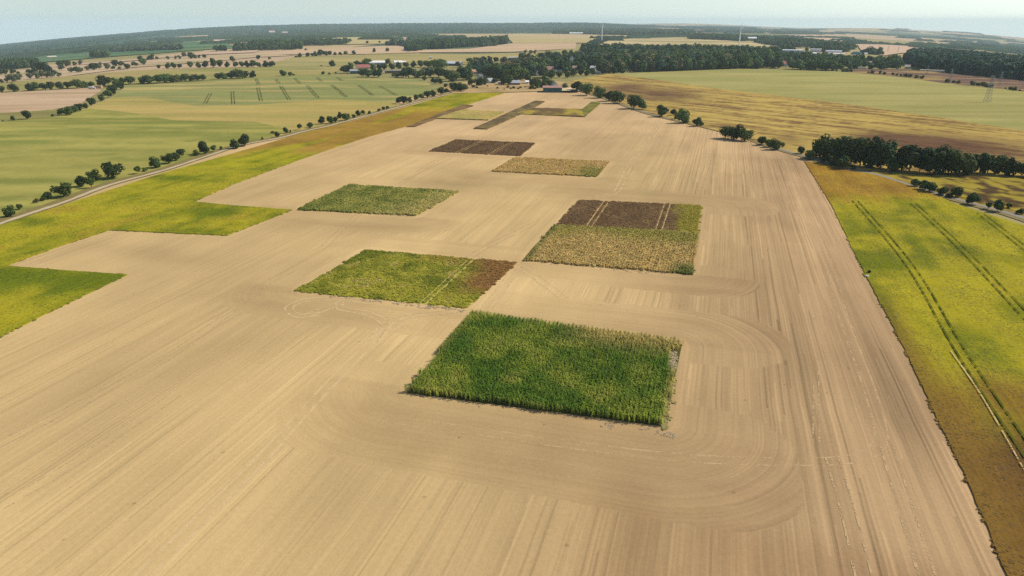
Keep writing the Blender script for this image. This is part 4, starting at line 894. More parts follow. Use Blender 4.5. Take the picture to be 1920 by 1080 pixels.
row('along the pale farm track', 'trees along the pale farm track', [
 (20, 406, 20), (37, 393, 10, 'bush', 'mid'), (67, 381, 8, 'bush', 'brown'), (81, 377, 9, 'bush', 'mid'), (89, 374, 14), (121, 370, 26, 'broad'), (156, 350, 20, 'round'), (172, 353, 19, 'loose'), (178, 339, 20, 'broad'), (212, 334, 29, 'broad', 'dark', .95),
 (259, 326, 15, 'loose', 'lime'), (272, 322, 8, 'bush', 'lime'), (292, 315, 20, 'round'), (317, 307, 18, 'broad'), (332, 301, 15), (342, 296, 16, 'loose'), (369, 292, 11, 'bush', 'lime'), (384, 289, 23, 'oval', 'dark', 1.2), (401, 285, 13, 'loose'), (415, 281, 7, 'oval'), (441, 279, 17), (459, 274, 21, 'round'),
 (492, 262, 5, 'bush', 'brown'), (511, 251, 6, 'bush', 'brown'), (520, 257, 10, 'bush'), (536, 250, 11), (545, 249, 5, 'bush'), (561, 244, 11, 'loose'), (582, 240, 10, 'bush'), (604, 233, 14, 'round'), (620, 232, 14), (630, 230, 11), (637, 222, 11), (647, 226, 13, 'round'), (654, 222, 8, 'bush'), (664, 221, 7), (672, 217, 10), (680, 215, 8), (692, 214, 6, 'bush', 'lime'), (710, 209, 6), (719, 206, 6), (727, 205, 6),
 (749, 195, 13, 'round'), (757, 195, 14), (769, 192, 10), (781, 188, 10), (790, 186, 10), (802, 183, 12, 'broad'), (812, 181, 11), (826, 177, 13, 'round'), (837, 175, 9), (852, 172, 16, 'broad'), (861, 170, 14), (872, 169, 11)])
row('beside the grey road from the barn', 'trees beside the grey road', [
 (1082, 172, 19, 'round', 'dark', 1.1), (1099, 179, 21, 'broad', 'mid', .95), (1122, 184, 20, 'broad', 'mid'), (1141, 190, 18, 'round'), (1157, 194, 23, 'broad', 'mid', .9), (1189, 204, 24, 'broad', 'dark', .9), (1204, 206, 18, 'oval', 'mid'), (1241, 219, 21, 'round', 'mid', .9), (1262, 217, 12, 'round'), (1269, 224, 14, 'oval', 'lime'),
 (1281, 231, 25, 'round', 'mid', .95), (1306, 237, 16, 'round'), (1315, 236, 9, 'bush'), (1365, 260, 22, 'broad', 'mid'), (1380, 262, 26, 'broad', 'dark', .95), (1395, 264, 22, 'broad'), (1427, 272, 16, 'round'), (1440, 276, 14, 'round'), (1452, 281, 19, 'broad'), (1465, 276, 9, 'bush'), (1502, 289, 14, 'round'), (1519, 299, 17, 'broad')], wf=1.05)
row('in the dark copse on the right', 'trees of the dark copse', [
 (1537, 296, 40, 'broad', 'dark', .8), (1556, 298, 38, 'round'), (1547, 307, 17, 'bush', 'dark'), (1566, 311, 20, 'bush', 'dark'), (1580, 317, 23, 'broad', 'dark', .9), (1575, 304, 44, 'round'), (1595, 308, 50, 'round'), (1612, 312, 52, 'broad', 'dark', .75), (1632, 314, 52, 'round'), (1650, 318, 50, 'oval'), (1664, 318, 48, 'oval'), (1678, 321, 22, 'bush'), (1690, 320, 44, 'oval'), (1704, 322, 46, 'round'),
 (1724, 323, 40, 'oval'), (1742, 325, 46, 'round'), (1760, 326, 48, 'broad', 'dark', .8), (1778, 327, 46, 'round'), (1797, 328, 40, 'round'), (1812, 328, 20, 'bush'), (1822, 325, 34, 'oval'), (1836, 325, 36, 'oval'), (1851, 326, 36, 'round'), (1866, 327, 38, 'oval'), (1890, 330, 32, 'round'), (1914, 331, 26, 'round'), (1945, 334, 34, 'round')], wf=.95)
row('among the bushes along the road past the copse', 'bushes along the road past the copse', [
 (1715, 350, 14, 'bush'), (1730, 356, 17, 'bush'), (1742, 360, 19, 'broad'), (1765, 366, 17, 'bush'), (1779, 371, 10, 'bush'), (1791, 370, 20, 'round'), (1822, 384, 22, 'round'), (1852, 393, 14, 'loose'), (1870, 397, 22, 'oval'), (1890, 391, 10, 'bush'), (1910, 402, 11, 'bush'), (1600, 318, 10, 'bush')], wf=1.0)
row('in the hedge by the pinkish field', 'trees in the hedge by the pinkish field', [
 (5, 174, 12), (25, 173, 15, 'broad'), (57, 171, 14), (68, 170, 15), (82, 169, 13), (97, 169, 15), (112, 168, 14), (127, 166, 12), (145, 166, 17, 'broad'), (160, 164, 11), (172, 163, 10), (197, 163, 20, 'broad'), (217, 161, 14), (230, 159, 13), (245, 158, 14, 'broad'), (226, 168, 14), (213, 178, 18), (203, 183, 14, 'round'), (192, 189, 13, 'round', 'mid'), (172, 199, 15), (160, 204, 10), (150, 209, 14), (142, 211, 12), (130, 216, 15, 'broad', 'mid'), (115, 216, 12, 'round', 'mid'), (99, 219, 5, 'bush'), (51, 224, 16), (26, 226, 8, 'bush'), (6, 228, 3, 'bush')], wf=1.0)
row('in the hedge behind the ruled green field', 'trees in the hedge behind the ruled green field', [
 (270, 157, 14), (282, 157, 15), (295, 156, 15), (308, 156, 16), (320, 155, 15), (330, 155, 14), (339, 153, 11, 'oval'), (349, 152, 13), (360, 152, 11), (371, 151, 11), (380, 151, 11), (408, 149, 11), (420, 149, 12), (434, 148, 14), (449, 148, 18, 'broad'), (462, 147, 13), (474, 146, 12), (531, 143, 11), (544, 143, 8), (551, 142, 4, 'bush'), (606, 140, 6, 'bush'), (617, 140, 4, 'bush'), (630, 139, 4, 'bush')], wf=1.15)
row('in the hedge above the long green strip', 'trees in the hedge above the long green strip', [
 (299, 129, 7), (315, 128, 10), (326, 128, 10), (337, 128, 8), (356, 127, 11), (373, 127, 10), (386, 127, 12), (400, 127, 16, 'oval'), (414, 126, 13), (426, 126, 10), (442, 126, 10), (453, 126, 10), (464, 126, 11), (475, 126, 12), (485, 126, 9), (498, 126, 11), (510, 126, 11), (436, 116, 10), (485, 112, 8), (506, 112, 5, 'bush'), (624, 125, 11), (603, 125, 3, 'bush')], wf=1.1)
row('among the bushes on the pink stubble band', 'bushes on the pink stubble band', [
 (3, 140, 9), (12, 140, 10), (25, 139, 10), (35, 139, 5, 'bush'), (56, 139, 9), (65, 138, 12), (80, 138, 20, 'round'), (92, 138, 15), (15, 155, 12, 'loose', 'grey'), (23, 155, 15, 'loose', 'grey'), (31, 154, 14, 'loose', 'grey'), (39, 152, 13, 'loose', 'grey'), (3, 157, 9, 'loose', 'grey'), (58, 150, 12, 'loose', 'grey'), (68, 149, 14, 'loose', 'grey'), (79, 148, 16, 'loose', 'grey'), (88, 147, 12, 'loose', 'grey'), (95, 147, 13, 'loose', 'grey'), (103, 145, 13, 'loose', 'grey'), (111, 145, 9, 'loose', 'grey'),
 (116, 133, 11, 'loose', 'grey'), (113, 126, 12), (126, 126, 13), (141, 123, 7), (151, 122, 10, 'oval', 'grey'), (134, 137, 10, 'loose', 'grey'), (144, 137, 12), (152, 136, 9, 'loose', 'grey'), (163, 133, 9, 'loose', 'grey'), (172, 132, 11, 'loose', 'grey'), (178, 132, 13), (188, 130, 12, 'loose', 'grey'), (203, 131, 12, 'loose', 'grey'), (216, 125, 12), (226, 124, 9), (230, 123, 7), (240, 130, 10), (212, 130, 6, 'bush'), (224, 130, 5, 'bush'), (250, 123, 7), (256, 124, 7), (268, 122, 12), (263, 114, 9), (285, 113, 11), (278, 113, 6), (295, 112, 6), (315, 112, 7, 'oval', 'grey'), (330, 112, 7, 'loose', 'grey'), (337, 112, 8, 'loose', 'grey'), (345, 107, 9, 'round', 'grey'), (357, 111, 12), (366, 110, 8), (374, 110, 7, 'loose', 'grey'), (384, 109, 7)], wf=1.05)
row('in the broken hedge before the pinkish stubble field', 'trees before the pinkish stubble field', [
 (555, 108, 4, 'bush'), (562, 108, 8), (577, 107, 8), (585, 106, 6), (592, 106, 9), (601, 105, 11), (611, 105, 9), (619, 104, 8), (628, 104, 6), (638, 104, 6), (648, 103, 7), (664, 102, 7), (701, 99, 8, 'oval'), (726, 97, 7), (574, 95, 4, 'bush'), (656, 79, 6), (689, 82, 5), (712, 81, 4)], wf=1.15)
row('in the broken tree line before the plantation forest', 'trees before the plantation forest', [
 (1546, 130, 8), (1561, 134, 6, 'oval'), (1568, 134, 4, 'bush'), (1581, 136, 7), (1588, 136, 7), (1594, 136, 7), (1628, 138, 4, 'bush'), (1635, 139, 7), (1650, 140, 7, 'oval'), (1658, 141, 6), (1674, 142, 6, 'oval'), (1681, 143, 5), (1689, 144, 5), (1697, 145, 7), (1705, 146, 7), (1718, 148, 7), (1728, 149, 7), (1776, 156, 8), (1788, 157, 6), (1796, 158, 7), (1823, 161, 9), (1833, 162, 7), (1841, 163, 9), (1850, 165, 8), (1858, 165, 7), (1885, 168, 4, 'bush'), (1895, 170, 7), (1901, 171, 8), (1912, 172, 4, 'bush')], wf=1.15)
row('among the trees round the farm', 'trees round the farm', [
 (645, 137, 12), (651, 137, 14, 'broad'), (658, 128, 10), (668, 122, 8), (675, 124, 8), (685, 124, 13), (691, 122, 11), (682, 144, 14, 'broad', 'mid'), (690, 145, 15, 'round', 'mid'), (700, 144, 13, 'round', 'mid'), (710, 145, 15, 'round'), (727, 120, 9, 'broad'), (700, 132, 11), (712, 131, 10), (722, 131, 11), (735, 131, 12), (748, 129, 12), (738, 144, 8, 'bush'), (746, 145, 9, 'bush', 'mid'), (756, 145, 14, 'round', 'mid'), (766, 146, 19, 'broad', 'mid'), (778, 146, 16, 'round', 'grey'), (786, 146, 13, 'round', 'mid'), (798, 145, 17, 'broad', 'grey'), (808, 145, 18, 'round', 'grey'), (796, 151, 8, 'bush'), (811, 154, 8), (818, 157, 10, 'broad'), (826, 157, 9, 'broad'), (762, 127, 10), (775, 126, 11), (788, 126, 12), (802, 127, 13), (815, 128, 15, 'broad'), (828, 132, 19, 'broad', 'mid'), (822, 145, 18, 'broad'), (836, 148, 17, 'round'), (848, 152, 18, 'broad'), (858, 126, 10), (836, 164, 7)], wf=1.15)
row('on the dry grass by the village', 'shrubs on the dry grass by the village', [
 (868, 172, 14, 'round'), (888, 165, 6), (894, 166, 4, 'bush'), (914, 163, 3, 'bush'), (932, 167, 4, 'bush'), (945, 169, 3, 'bush'), (958, 168, 4, 'bush'), (964, 167, 5, 'bush'), (972, 168, 4, 'bush'), (976, 166, 4, 'bush'), (984, 165, 3, 'bush'), (952, 166, 6, 'loose', 'brown'), (996, 168, 8, 'bush', 'mid'), (1003, 168, 5, 'bush')], wf=1.1)
row('in the village edge facing the bare field', 'trees at the village edge', [
 (884, 160, 12, 'round', 'mid'), (900, 161, 14, 'broad'), (908, 160, 12, 'round', 'mid'), (918, 158, 13), (928, 157, 10), (945, 160, 15), (952, 160, 18), (962, 152, 24, 'broad'), (975, 151, 24, 'broad', 'mid'), (990, 157, 18, 'oval', 'mid'), (999, 163, 16, 'oval', 'mid'), (1008, 166, 18, 'round', 'mid'), (1018, 165, 14, 'round'), (1030, 164, 13, 'round'), (1022, 158, 15, 'round'), (1058, 168, 11, 'broad'), (1066, 168, 5, 'bush', 'lime'), (1008, 145, 22, 'oval', 'mid'), (1022, 147, 18, 'oval', 'mid'), (1034, 148, 16), (1050, 146, 12), (1064, 146, 11), (1075, 144, 14), (1090, 142, 12), (1100, 142, 12), (1110, 140, 12), (1130, 139, 12), (1150, 139, 13), (1166, 138, 14), (940, 142, 22, 'broad', 'brown'), (956, 140, 22, 'broad', 'brown'), (925, 146, 24, 'broad'), (908, 148, 22, 'round'), (892, 150, 20, 'broad'), (876, 150, 18, 'round'), (905, 130, 12), (880, 118, 9, 'broad'), (893, 117, 9, 'broad'), (906, 116, 10, 'broad'), (918, 115, 9), (930, 117, 9), (945, 120, 13, 'round', 'grey'), (980, 113, 13), (990, 113, 12, 'oval'), (985, 102, 8, 'loose', 'grey'), (995, 102, 8, 'oval', 'grey'), (1003, 102, 8, 'loose', 'grey'), (1016, 114, 14), (1030, 113, 16, 'broad'), (1045, 112, 14), (1060, 110, 15, 'round'), (1072, 109, 14), (1083, 108, 12)], wf=1.1)

# ------------------------------------------------------------------ woods that read as one mass
def wood(name, label, px, spacing, h, tints, coll, nvar, wf=1.0, hv=.5, keep=None):
    P = world(px); A = np.array(P); (x0, y0), (x1, y1) = A.min(0), A.max(0)
    gx, gy = np.meshgrid(np.arange(x0, x1, spacing), np.arange(y0, y1, spacing)); gx = gx.ravel(); gy = gy.ravel(); n = len(gx)
    gx = gx + (rng.random(n) - .5) * spacing * .95; gy = gy + (rng.random(n) - .5) * spacing * .95
    k = inside(P, gx, gy); gx, gy = gx[k], gy[k]
    if keep is not None: k = keep(gx, gy); gx, gy = gx[k], gy[k]
    k = np.ones(len(gx), bool)
    for ex, ey, er in EXCL:                                         # no trees in a house or in the garden before it
        d = math.hypot(ex, ey); dx_, dy_ = ex / d, ey / d; fw = (ex - gx) * dx_ + (ey - gy) * dy_; sw = np.abs((gx - ex) * dy_ - (gy - ey) * dx_)
        k &= ~((fw > -er - 3) & (fw < 75 + 8 * er * (d > 900)) & (sw < er + 2))
    gx, gy = gx[k], gy[k]
    n = len(gx); hh = h * (1 - hv / 2 + hv * rng.random(n)) * (.85 + .3 * fbm(gx / 40, gy / 40, 2, 6)); ww = np.maximum(hh * .85, spacing * 1.05) * wf * (.8 + .4 * rng.random(n))
    T = np.array([GREENS.get(t, t) if isinstance(t, str) else t for t in tints]); c = T[rng.integers(0, len(T), n)] * np.array([.95, 1.08, 1.2]) * (.6 + .8 * rng.random((n, 1)))
    return scatter(name, label, 'wood', np.stack([gx, gy, terrain(gx, gy) - .03 * hh], 1), np.stack([ww, ww, hh], 1), c, coll, nvar)
wood('plantation_forest', 'dense dark plantation forest at the right edge', [(1697, 119), (1727, 131), (1772, 138), (1850, 145), (1920, 152), (2200, 182), (2200, 150), (1920, 121), (1850, 113), (1752, 104), (1705, 108)], 6.2, 17, [(.026, .062, .030), (.034, .074, .032), (.038, .07, .028)], C_PLANT, 6, 1.25, .25)
VT = ['dark', 'mid', 'mid', (.075, .115, .03), (.09, .13, .035), (.055, .10, .045), (.15, .12, .055)]
wood('village_wood', 'thick mixed wood right of the village behind the pale green field', [(1105, 138), (1190, 136), (1260, 134), (1385, 130), (1440, 128), (1440, 118), (1385, 112), (1260, 112), (1140, 112), (1110, 120)], 8.5, 16, VT, C_WOOD, 9, 1.05, .5)
wood('young_plantation', 'blue green young plantation in the middle of the village wood', [(1140, 111), (1260, 111), (1385, 111), (1440, 117), (1440, 107), (1385, 103), (1250, 101), (1150, 100), (1135, 103)], 8, 9.5, [(.042, .080, .048), (.048, .09, .052)], C_PLANT, 6, 1.3, .15)
wood('tree_belt', 'dark tree belt behind the young plantation near the wind turbines', [(1090, 104), (1135, 102), (1150, 99.5), (1250, 100.5), (1385, 102.5), (1460, 107), (1460, 103), (1385, 99.5), (1250, 97.5), (1140, 96), (1092, 98)], 9, 14, VT[:4], C_WOOD, 9, 1.05)
wood('village_wood', 'trees packed between the village houses left of the white gabled houses', [(862, 150), (935, 152), (1000, 150), (1060, 141), (1108, 138), (1110, 121), (1085, 113), (1050, 117), (1010, 119), (985, 124), (940, 124), (905, 131), (868, 138)], 10, 13, VT, C_WOOD, 9, 1.05, .5, lambda x, y: fbm(x / 28, y / 28, 2, 14) > .38)
wood('village_wood', 'trees round the red roofed houses on the right', [(1440, 127), (1500, 132), (1560, 133), (1640, 132), (1690, 131), (1685, 121), (1600, 117), (1560, 113), (1500, 110), (1440, 108)], 10, 12, VT[:5], C_WOOD, 9, 1.1, .5, lambda x, y: fbm(x / 26, y / 26, 2, 15) > .40)
wood('meadow_scrub', 'bright green scrub above the red roofed houses on the right', [(1432, 110), (1500, 114), (1530, 113), (1500, 108), (1440, 105)], 7, 6, [(.075, .11, .03), (.06, .095, .025)], C_WOOD, 9, 1.3, .3)
wood('field_wood', 'long dark wood standing in the pinkish stubble field', [(792, 90), (812, 93), (870, 88.5), (953, 83), (953, 78), (880, 81), (800, 85)], 11, 17, VT[:4], C_WOOD, 9, 1.0, .3)
wood('field_wood', 'rounded clump of trees left of the long dark wood', [(757, 95.5), (770, 97), (790, 96.5), (798, 94), (785, 92.5), (765, 93)], 10, 13, VT[:3], C_WOOD, 9, 1.0, .2)
wood('field_wood', 'scrubby wood behind the rounded clump', [(722, 86.5), (770, 87), (795, 85), (795, 82), (760, 83), (735, 82.5)], 12, 12, VT, C_WOOD, 9)
wood('field_wood', 'loose clump right of the long dark wood', [(900, 88.5), (931, 87), (930, 85), (905, 86)], 10, 9, ['mid', 'grey'], C_WOOD, 9)
wood('field_wood', 'dark wood below a red roofed farm on the left', [(438, 97), (480, 95), (566, 93), (566, 86), (520, 84), (470, 88)], 11, 14, VT[:5], C_WOOD, 9)
wood('field_wood', 'wood strip continuing right of the red roofed farm', [(566, 86), (610, 85.5), (653, 83), (650, 80.5), (600, 81), (566, 82)], 11, 13, VT[:5], C_WOOD, 9)
wood('field_wood', 'dark wood at the left edge below the blue green field', [(-100, 138), (0, 131), (40, 129), (72, 125), (70, 121), (30, 122), (0, 125), (-100, 132)], 8, 13, VT[:3], C_WOOD, 9, 1.0, .3)
wood('field_wood', 'grey green loose trees on the blue green field', [(208, 99), (260, 97), (340, 94.5), (340, 92), (260, 93), (210, 95)], 13, 12, ['grey', 'grey', 'mid'], C_WOOD, 9, 1.0, .5, lambda x, y: rng.random(x.shape) > .3)
wood('field_wood', 'small dark clump below the grey green trees', [(170, 109), (205, 107.5), (205, 106), (172, 107)], 9, 12, ['dark', 'mid', 'grey'], C_WOOD, 9)
wood('field_wood', 'pair of dark clumps right on the blue green field', [(404, 97), (424, 96.5), (424, 95), (405, 95.5)], 10, 12, ['dark', 'mid'], C_WOOD, 9)
wood('field_wood', 'dark trees at the far left edge on the pale green', [(-20, 116), (18, 114), (18, 112), (-20, 114)], 9, 9, ['dark', 'mid'], C_WOOD, 9)
wood('tree_belt', 'wood behind the factory roofs on the right', [(1290, 74), (1400, 79), (1470, 89), (1560, 95), (1600, 96), (1600, 89), (1540, 83), (1440, 76), (1300, 68)], 14, 15, VT[:4], C_WOOD, 9, 1.1, .4, lambda x, y: fbm(x / 120, y / 120, 2, 16) > .36)
wood('tree_belt', 'blue wood behind the cream field and nearer wind turbine', [(1040, 63.5), (1130, 66.5), (1210, 67.5), (1300, 69), (1300, 60), (1130, 57), (1040, 58)], 26, 17, VT[:3], C_WOOD, 9, 1.2, .3)
wood('tree_belt', 'trees round the domed hall and factory on the right', [(1466, 97), (1560, 101), (1620, 103), (1700, 110), (1690, 106), (1610, 99), (1540, 94), (1470, 92)], 12, 13, VT[:4], C_WOOD, 9, 1.1, .5, lambda x, y: fbm(x / 60, y / 60, 2, 26) > .55)
wood('hedge', 'green hedge running down to the foot of the nearer wind turbine', [(1098, 90), (1110, 90), (1140, 76), (1150, 73), (1130, 72), (1110, 80)], 12, 9, [(.06, .09, .035)], C_WOOD, 9)

# far belts and the wooded ridge: canopies of joined crowns
M_CANOPY = sheet_mat('far_canopy', .05, .008, .5, 0, 0)
def canopy(name, label, AZ, RR, hfun, cat='forest'):
    X = RR * np.sin(AZ); Y = RR * np.cos(AZ); Z = terrain(X, Y) + hfun(X, Y, AZ, RR)
    nr, na = X.shape; I = np.arange(nr * na).reshape(nr, na); Q = np.stack([I[:-1, :-1], I[:-1, 1:], I[1:, 1:], I[1:, :-1]], -1).reshape(-1, 4)
    c = np.array([.034, .062, .040]) * (.7 + .6 * fbm(X / 60, Y / 60, 3, 71).ravel())[:, None]
    return tag(link(fast_mesh(name, np.stack([X, Y, Z], -1).reshape(-1, 3), Q, M_CANOPY, c), name), label, cat, None, 'stuff')
def front_r(u):                                                     # where the ridge forest begins, from its foot in the picture
    pts = [(-300, 128), (0, 105), (100, 96.5), (200, 87), (260, 77), (310, 70), (370, 66), (470, 63), (600, 62.5), (700, 61.5), (800, 63), (950, 63), (1080, 61), (1130, 56), (1250, 51.5), (1420, 52)]
    q = np.array([(at(a, b).xy.length) for a, b in pts]); azq = np.array([math.atan2(at(a, b).x, at(a, b).y) for a, b in pts])
    return azq, np.minimum(q, 6800)
azq, rq = front_r(0)
azl = np.arange(azq[0], azq[-1], .0019); tt = np.linspace(0, 1, 95)[:, None]; r0 = np.interp(azl, azq, rq)[None, :]
RR = r0 * (1 - tt) + 9300 * tt; AZ = np.tile(azl, (95, 1))
def h_ridge(X, Y, AZ, RR):
    e = sstep(0, .012, tt + 0 * RR); return e * (13 + 9 * rng.random(X.shape) + 8 * (vnoise(X / 150, Y / 150, 4) - .5)) - 2 * (1 - e)
canopy('ridge_forest', 'long blue wooded ridge along the left half of the horizon', AZ, RR, h_ridge)
# scattered far woods out to the horizon: one mass per stretch of country
def far_belts(name, label, n, az0, az1, ra, rb, seed):
    r = np.random.default_rng(seed); V = []; Q = []; Cc = []
    for _ in range(n):
        az = az0 + (az1 - az0) * r.random(); d = ra * (rb / ra) ** r.random(); L = (90 + 420 * r.random() ** 2) * (d / 3000) ** .6; Wd = (25 + 90 * r.random()) * (d / 3000) ** .5
        cx, cyy = d * math.sin(az), d * math.cos(az); an = (r.random() - .5) * .9 - az * .6
        na, nb = max(4, int(L / (9 * d / 2500))), 5
        s, t = np.meshgrid(np.linspace(-1, 1, na), np.linspace(-1, 1, nb)); lx, ly = s * L / 2 + r.normal(size=s.shape) * 3, t * Wd / 2
        x = cx + lx * math.cos(an) - ly * math.sin(an); y = cyy + lx * math.sin(an) + ly * math.cos(an)
        edge = np.clip((1 - np.abs(t)) * 3, 0, 1) * np.clip((1 - np.abs(s)) * na * .5, 0, 1)
        z = terrain(x, y) + edge * (6 + 7 * r.random(s.shape)) - 1.5 * (edge == 0)
        b = len(V); V.extend(np.stack([x, y, z], -1).reshape(-1, 3).tolist()); I = np.arange(na * nb).reshape(nb, na) + b
        Q.append(np.stack([I[:-1, :-1], I[:-1, 1:], I[1:, 1:], I[1:, :-1]], -1).reshape(-1, 4)); Cc.extend([np.array([.032, .054, .024]) * (.7 + .6 * r.random())] * (na * nb))
    return tag(link(fast_mesh(name, np.array(V), np.concatenate(Q), M_CANOPY, np.array(Cc)), name), label, 'wood', None, 'stuff')
far_belts('far_woods', 'hazy blue hedges and woods fading into the distance on the far right', 130, .10, .80, 2400, 12000, 5)
far_belts('far_woods', 'hazy woods on the horizon behind the pink far strip in the middle', 40, .02, .22, 5200, 13000, 6)
far_belts('far_woods', 'small far copses and hedges in front of the ridge on the left', 60, -.62, -.1, 2600, 4600, 8)

# ------------------------------------------------------------------ wind turbines and pylons
def lathe(prof, k=12):
    V = []; Fc = []
    for r, z in prof: V += [(r * math.cos(6.2832 * i / k), r * math.sin(6.2832 * i / k), z) for i in range(k)]
    for j in range(len(prof) - 1):
        for i in range(k): Fc.append((j * k + i, j * k + (i + 1) % k, (j + 1) * k + (i + 1) % k, (j + 1) * k + i))
    return V, Fc
def turbine(label, u, v, hub_px, rotor_px, phase, group):
    p = at(u, v); H = px2m(p, hub_px); R = px2m(p, rotor_px)
    e = bpy.data.objects.new('wind_turbine', None); COL.objects.link(e); e.location = p; e.rotation_euler = (0, 0, .35 - math.atan2(p.x, p.y)); tag(e, label, 'wind turbine', group)
    wm = paint((.74, .74, .74), .5); s = H / 50
    V, Fc = lathe([(1.9 * s, -1), (1.5 * s, H * .5), (1.0 * s, H)]); link(mesh_np('tower', V, Fc, wm, smooth=True), 'tower', e)
    V, Fc = [], []; box(V, Fc, -1.1 * s, 1.1 * s, -2.2 * s, 3.6 * s, H - .6 * s, H + 1.5 * s); link(mesh_np('nacelle', V, Fc, wm), 'nacelle', e)
    V, Fc = lathe([(.02, -1.5 * s), (.8 * s, -.9 * s), (1.0 * s, 0), (.9 * s, .4 * s)]); V = [(x, z - 2.6 * s, y + H + .4 * s) for x, y, z in V]; link(mesh_np('hub', V, Fc, wm, smooth=True), 'hub', e)
    for b in range(3):
        a = phase + b * 2.0944; V = []
        for t, c, th in ((.03, .5, .5), (.2, 1.15, .3), (.6, .7, .18), (1.0, .2, .06)):
            for cx, cz in ((-c * .35, 0), (0, th * .5), (c * .65, 0), (0, -th * .5)):
                x, z, y = cx * s, t * R, cz * s; V.append((x * math.cos(a) + z * math.sin(a), y - 3.0 * s, -x * math.sin(a) + z * math.cos(a) + H + .4 * s))
        Fc = [(j * 4 + i, j * 4 + (i + 1) % 4, j * 4 + 4 + (i + 1) % 4, j * 4 + 4 + i) for j in range(3) for i in range(4)] + [(12, 13, 14, 15)]
        link(mesh_np('blade', V, Fc, wm), 'blade', e)
turbine('white wind turbine standing behind the dark tree belt on the left', 1128, 79.5, 28, 7.5, 2.3, 'wind turbines behind the village')
turbine('white wind turbine farther right beside the white roofed factory', 1385, 91, 36, 8, .12, 'wind turbines behind the village')
def bar(V, Fc, p, q, t):
    p = np.array(p, float); q = np.array(q, float); d = q - p; d /= np.linalg.norm(d); u = np.cross(d, (.31, .2, .93)); u /= np.linalg.norm(u); w = np.cross(d, u); b = len(V)
    for c in (p, q):
        for s1, s2 in ((1, 1), (-1, 1), (-1, -1), (1, -1)): V.append(tuple(c + (u * s1 + w * s2) * t / 2))
    for i in range(4): j = (i + 1) % 4; Fc.append((b + i, b + j, b + 4 + j, b + 4 + i))
PYL = None
def pylon(label, u, v, hpx, group):
    p = at(u, v); H = px2m(p, hpx); s = H / 26
    e = bpy.data.objects.new('power_pylon', None); COL.objects.link(e); e.location = p; e.scale = (s, s, s); e.rotation_euler = (0, 0, .35); tag(e, label, 'pylon', group)
    m = paint((.24, .26, .26), .6); w = lambda z: 2.2 * (1 - z / 30) + .25
    for sx in (-1, 1):
        for sy in (-1, 1):
            V, Fc = [], []; bar(V, Fc, (sx * w(0), sy * w(0), -.2), (sx * w(26), sy * w(26), 26), .18); link(mesh_np('leg', V, Fc, m), 'leg', e)
    V, Fc = [], []; z = 0
    while z < 25:
        z2 = min(26, z + w(z) * 1.7)
        for sx, sy, tx, ty in ((-1, -1, 1, -1), (1, -1, 1, 1), (1, 1, -1, 1), (-1, 1, -1, -1)):
            bar(V, Fc, (sx * w(z), sy * w(z), z), (tx * w(z2), ty * w(z2), z2), .08); bar(V, Fc, (tx * w(z), ty * w(z), z), (sx * w(z2), sy * w(z2), z2), .08)
        z = z2
    link(mesh_np('bracing', V, Fc, m), 'bracing', e)
    for z, L in ((17.5, 5.5), (21.5, 4.2), (25.2, 3.0)):
        V, Fc = [], []; bar(V, Fc, (-L, 0, z), (L, 0, z), .22); bar(V, Fc, (-L, 0, z), (0, 0, z + 1.3), .14); bar(V, Fc, (L, 0, z), (0, 0, z + 1.3), .14); a = link(mesh_np('crossarm', V, Fc, m), 'crossarm', e)
        for sx in (-1, 1):
            V, Fc = [], []; bar(V, Fc, (sx * L, 0, z), (sx * L, 0, z - 1.4), .2); link(mesh_np('insulator', V, Fc, m), 'insulator', a)
pylon('lattice power pylon standing in the broad pale green field', 1850, 193, 46, 'power pylons')
pylon('lattice pylon in the tree line left of the near pylon', 1780, 157, 25, 'power pylons')
pylon('small far pylon in front of the plantation forest corner', 1737, 141, 16, 'power pylons')
pylon('lattice pylon right of the near pylon at the field edge', 1872, 166, 28, 'power pylons')
for i, (u, v, h) in enumerate([(1628, 97, 11), (1647, 98, 11), (1664, 99, 11), (1683, 100, 11)]):
    pylon('tiny pylon, %s from the left on the pink field behind the forest' % ordinal(i + 1), u, v, h, 'tiny pylons on the pink field')

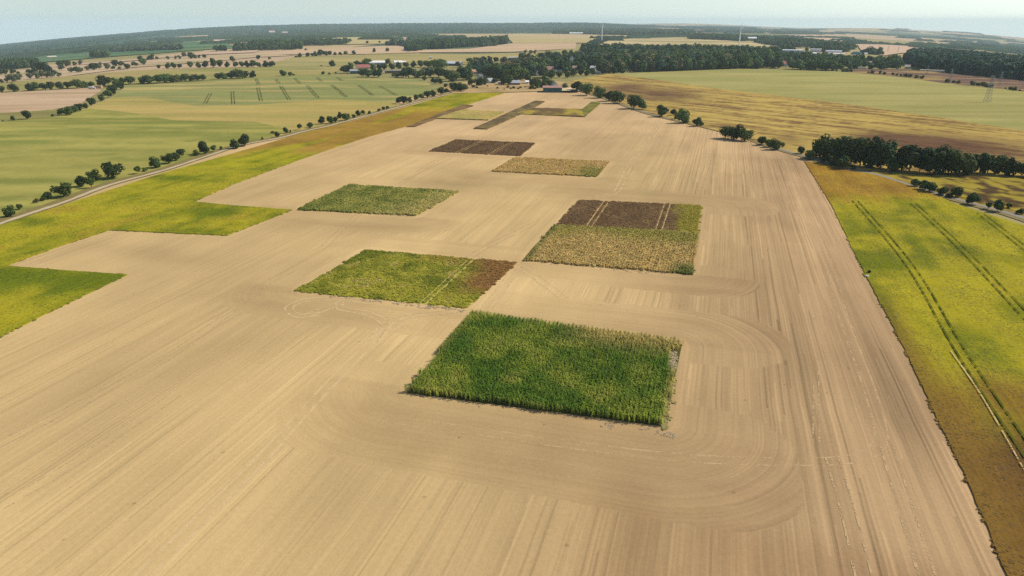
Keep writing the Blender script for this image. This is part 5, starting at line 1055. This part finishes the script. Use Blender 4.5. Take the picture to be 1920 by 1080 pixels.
# ------------------------------------------------------------------ vehicles and small things
def vehicle(name, label, cat, u, v, L, W, Hh, col, rot, cab=None):
    p = at(u, v); e = bpy.data.objects.new(name, None); COL.objects.link(e); e.location = p + Vector((0, 0, .3)); e.rotation_euler = (0, 0, rot); tag(e, label, cat)
    V, Fc = [], []; box(V, Fc, -L / 2, L / 2, -W / 2, W / 2, .55, Hh)
    o = link(mesh_np('body', V, Fc, paint(col, .4)), 'body', e); bv = o.modifiers.new('bevel', 'BEVEL'); bv.width = .18; bv.segments = 2
    if cab: 
        V, Fc = [], []; box(V, Fc, L / 2 + .05, L / 2 + 1.7, -W / 2, W / 2, .6, cab); o = link(mesh_np('cab', V, Fc, paint(col, .4)), 'cab', e)
        boxo('windscreen', o, GLASS, L / 2 + 1.68, L / 2 + 1.74, -W * .42, W * .42, cab * .55, cab * .92, rough=.15)
    for x in (-L * .32, L * .32 if not cab else L / 2 + .9):
        for s in (-1, 1):
            Vw, Fw = lathe([(.05, -.14), (.5, -.14), (.5, .14), (.05, .14)], 14); Vw = [(a + x, c + s * W / 2, b + .5) for a, b, c in Vw]; link(mesh_np('wheel', Vw, Fw, paint((.02, .02, .02), .9)), 'wheel', e)
vehicle('farm_trailer', 'long tan farm trailer parked at the hedge on the left', 'trailer', 184, 166.5, 9.5, 2.5, 3.0, (.45, .30, .16), -.15)
vehicle('van', 'white van parked left of the tan farm trailer', 'van', 172, 167.5, 5.0, 2.1, 2.4, WHITE, -.1, 1.9)
vehicle('truck', 'dark truck parked right of the green barn', 'truck', 1075, 174, 4.6, 2.3, 2.8, (.02, .025, .025), .2, 2.2)
p = at(1627, 519); e = bpy.data.objects.new('stone', None)
bm = bmesh.new(); bmesh.ops.create_icosphere(bm, subdivisions=2, radius=.55)
for v_ in bm.verts: v_.co *= .75 + .5 * random.random(); v_.co.z *= .6
me = bpy.data.meshes.new('stone'); bm.to_mesh(me); bm.free(); me.materials.append(paint((.5, .42, .33)))
o = link(me, 'stone', None, p + Vector((-.3, 0, .25))); tag(o, 'pale stone at the edge of the right crop field', 'stone')
p = at(1628, 514); tree(p + Vector((.4, .6, 0)), 0.9, 1.0, 'bush', 'dark', 'small dark weed bush behind the pale stone', None, 'shrub')

# ------------------------------------------------------------------ haze: the air itself, one closed box round camera and land
zmin = float(Vg[:, 2].min()) - 1.0
V, Fc = [], []; box(V, Fc, -15900, 15900, -15900, 15900, zmin, 118.0)
me = mesh_np('haze', V, Fc); m = bpy.data.materials.new('haze'); m.use_nodes = True; n = m.node_tree; n.nodes.clear()
vo = n.nodes.new('ShaderNodeVolumePrincipled'); vo.inputs['Color'].default_value = (.72, .89, 1.0, 1); vo.inputs['Density'].default_value = 6.4e-5; vo.inputs['Anisotropy'].default_value = -0.1
oo = n.nodes.new('ShaderNodeOutputMaterial'); n.links.new(vo.outputs[0], oo.inputs['Volume']); me.materials.append(m)
hz = link(me, 'haze'); tag(hz, 'thin blue summer haze over the whole plain', 'haze', None, 'stuff')
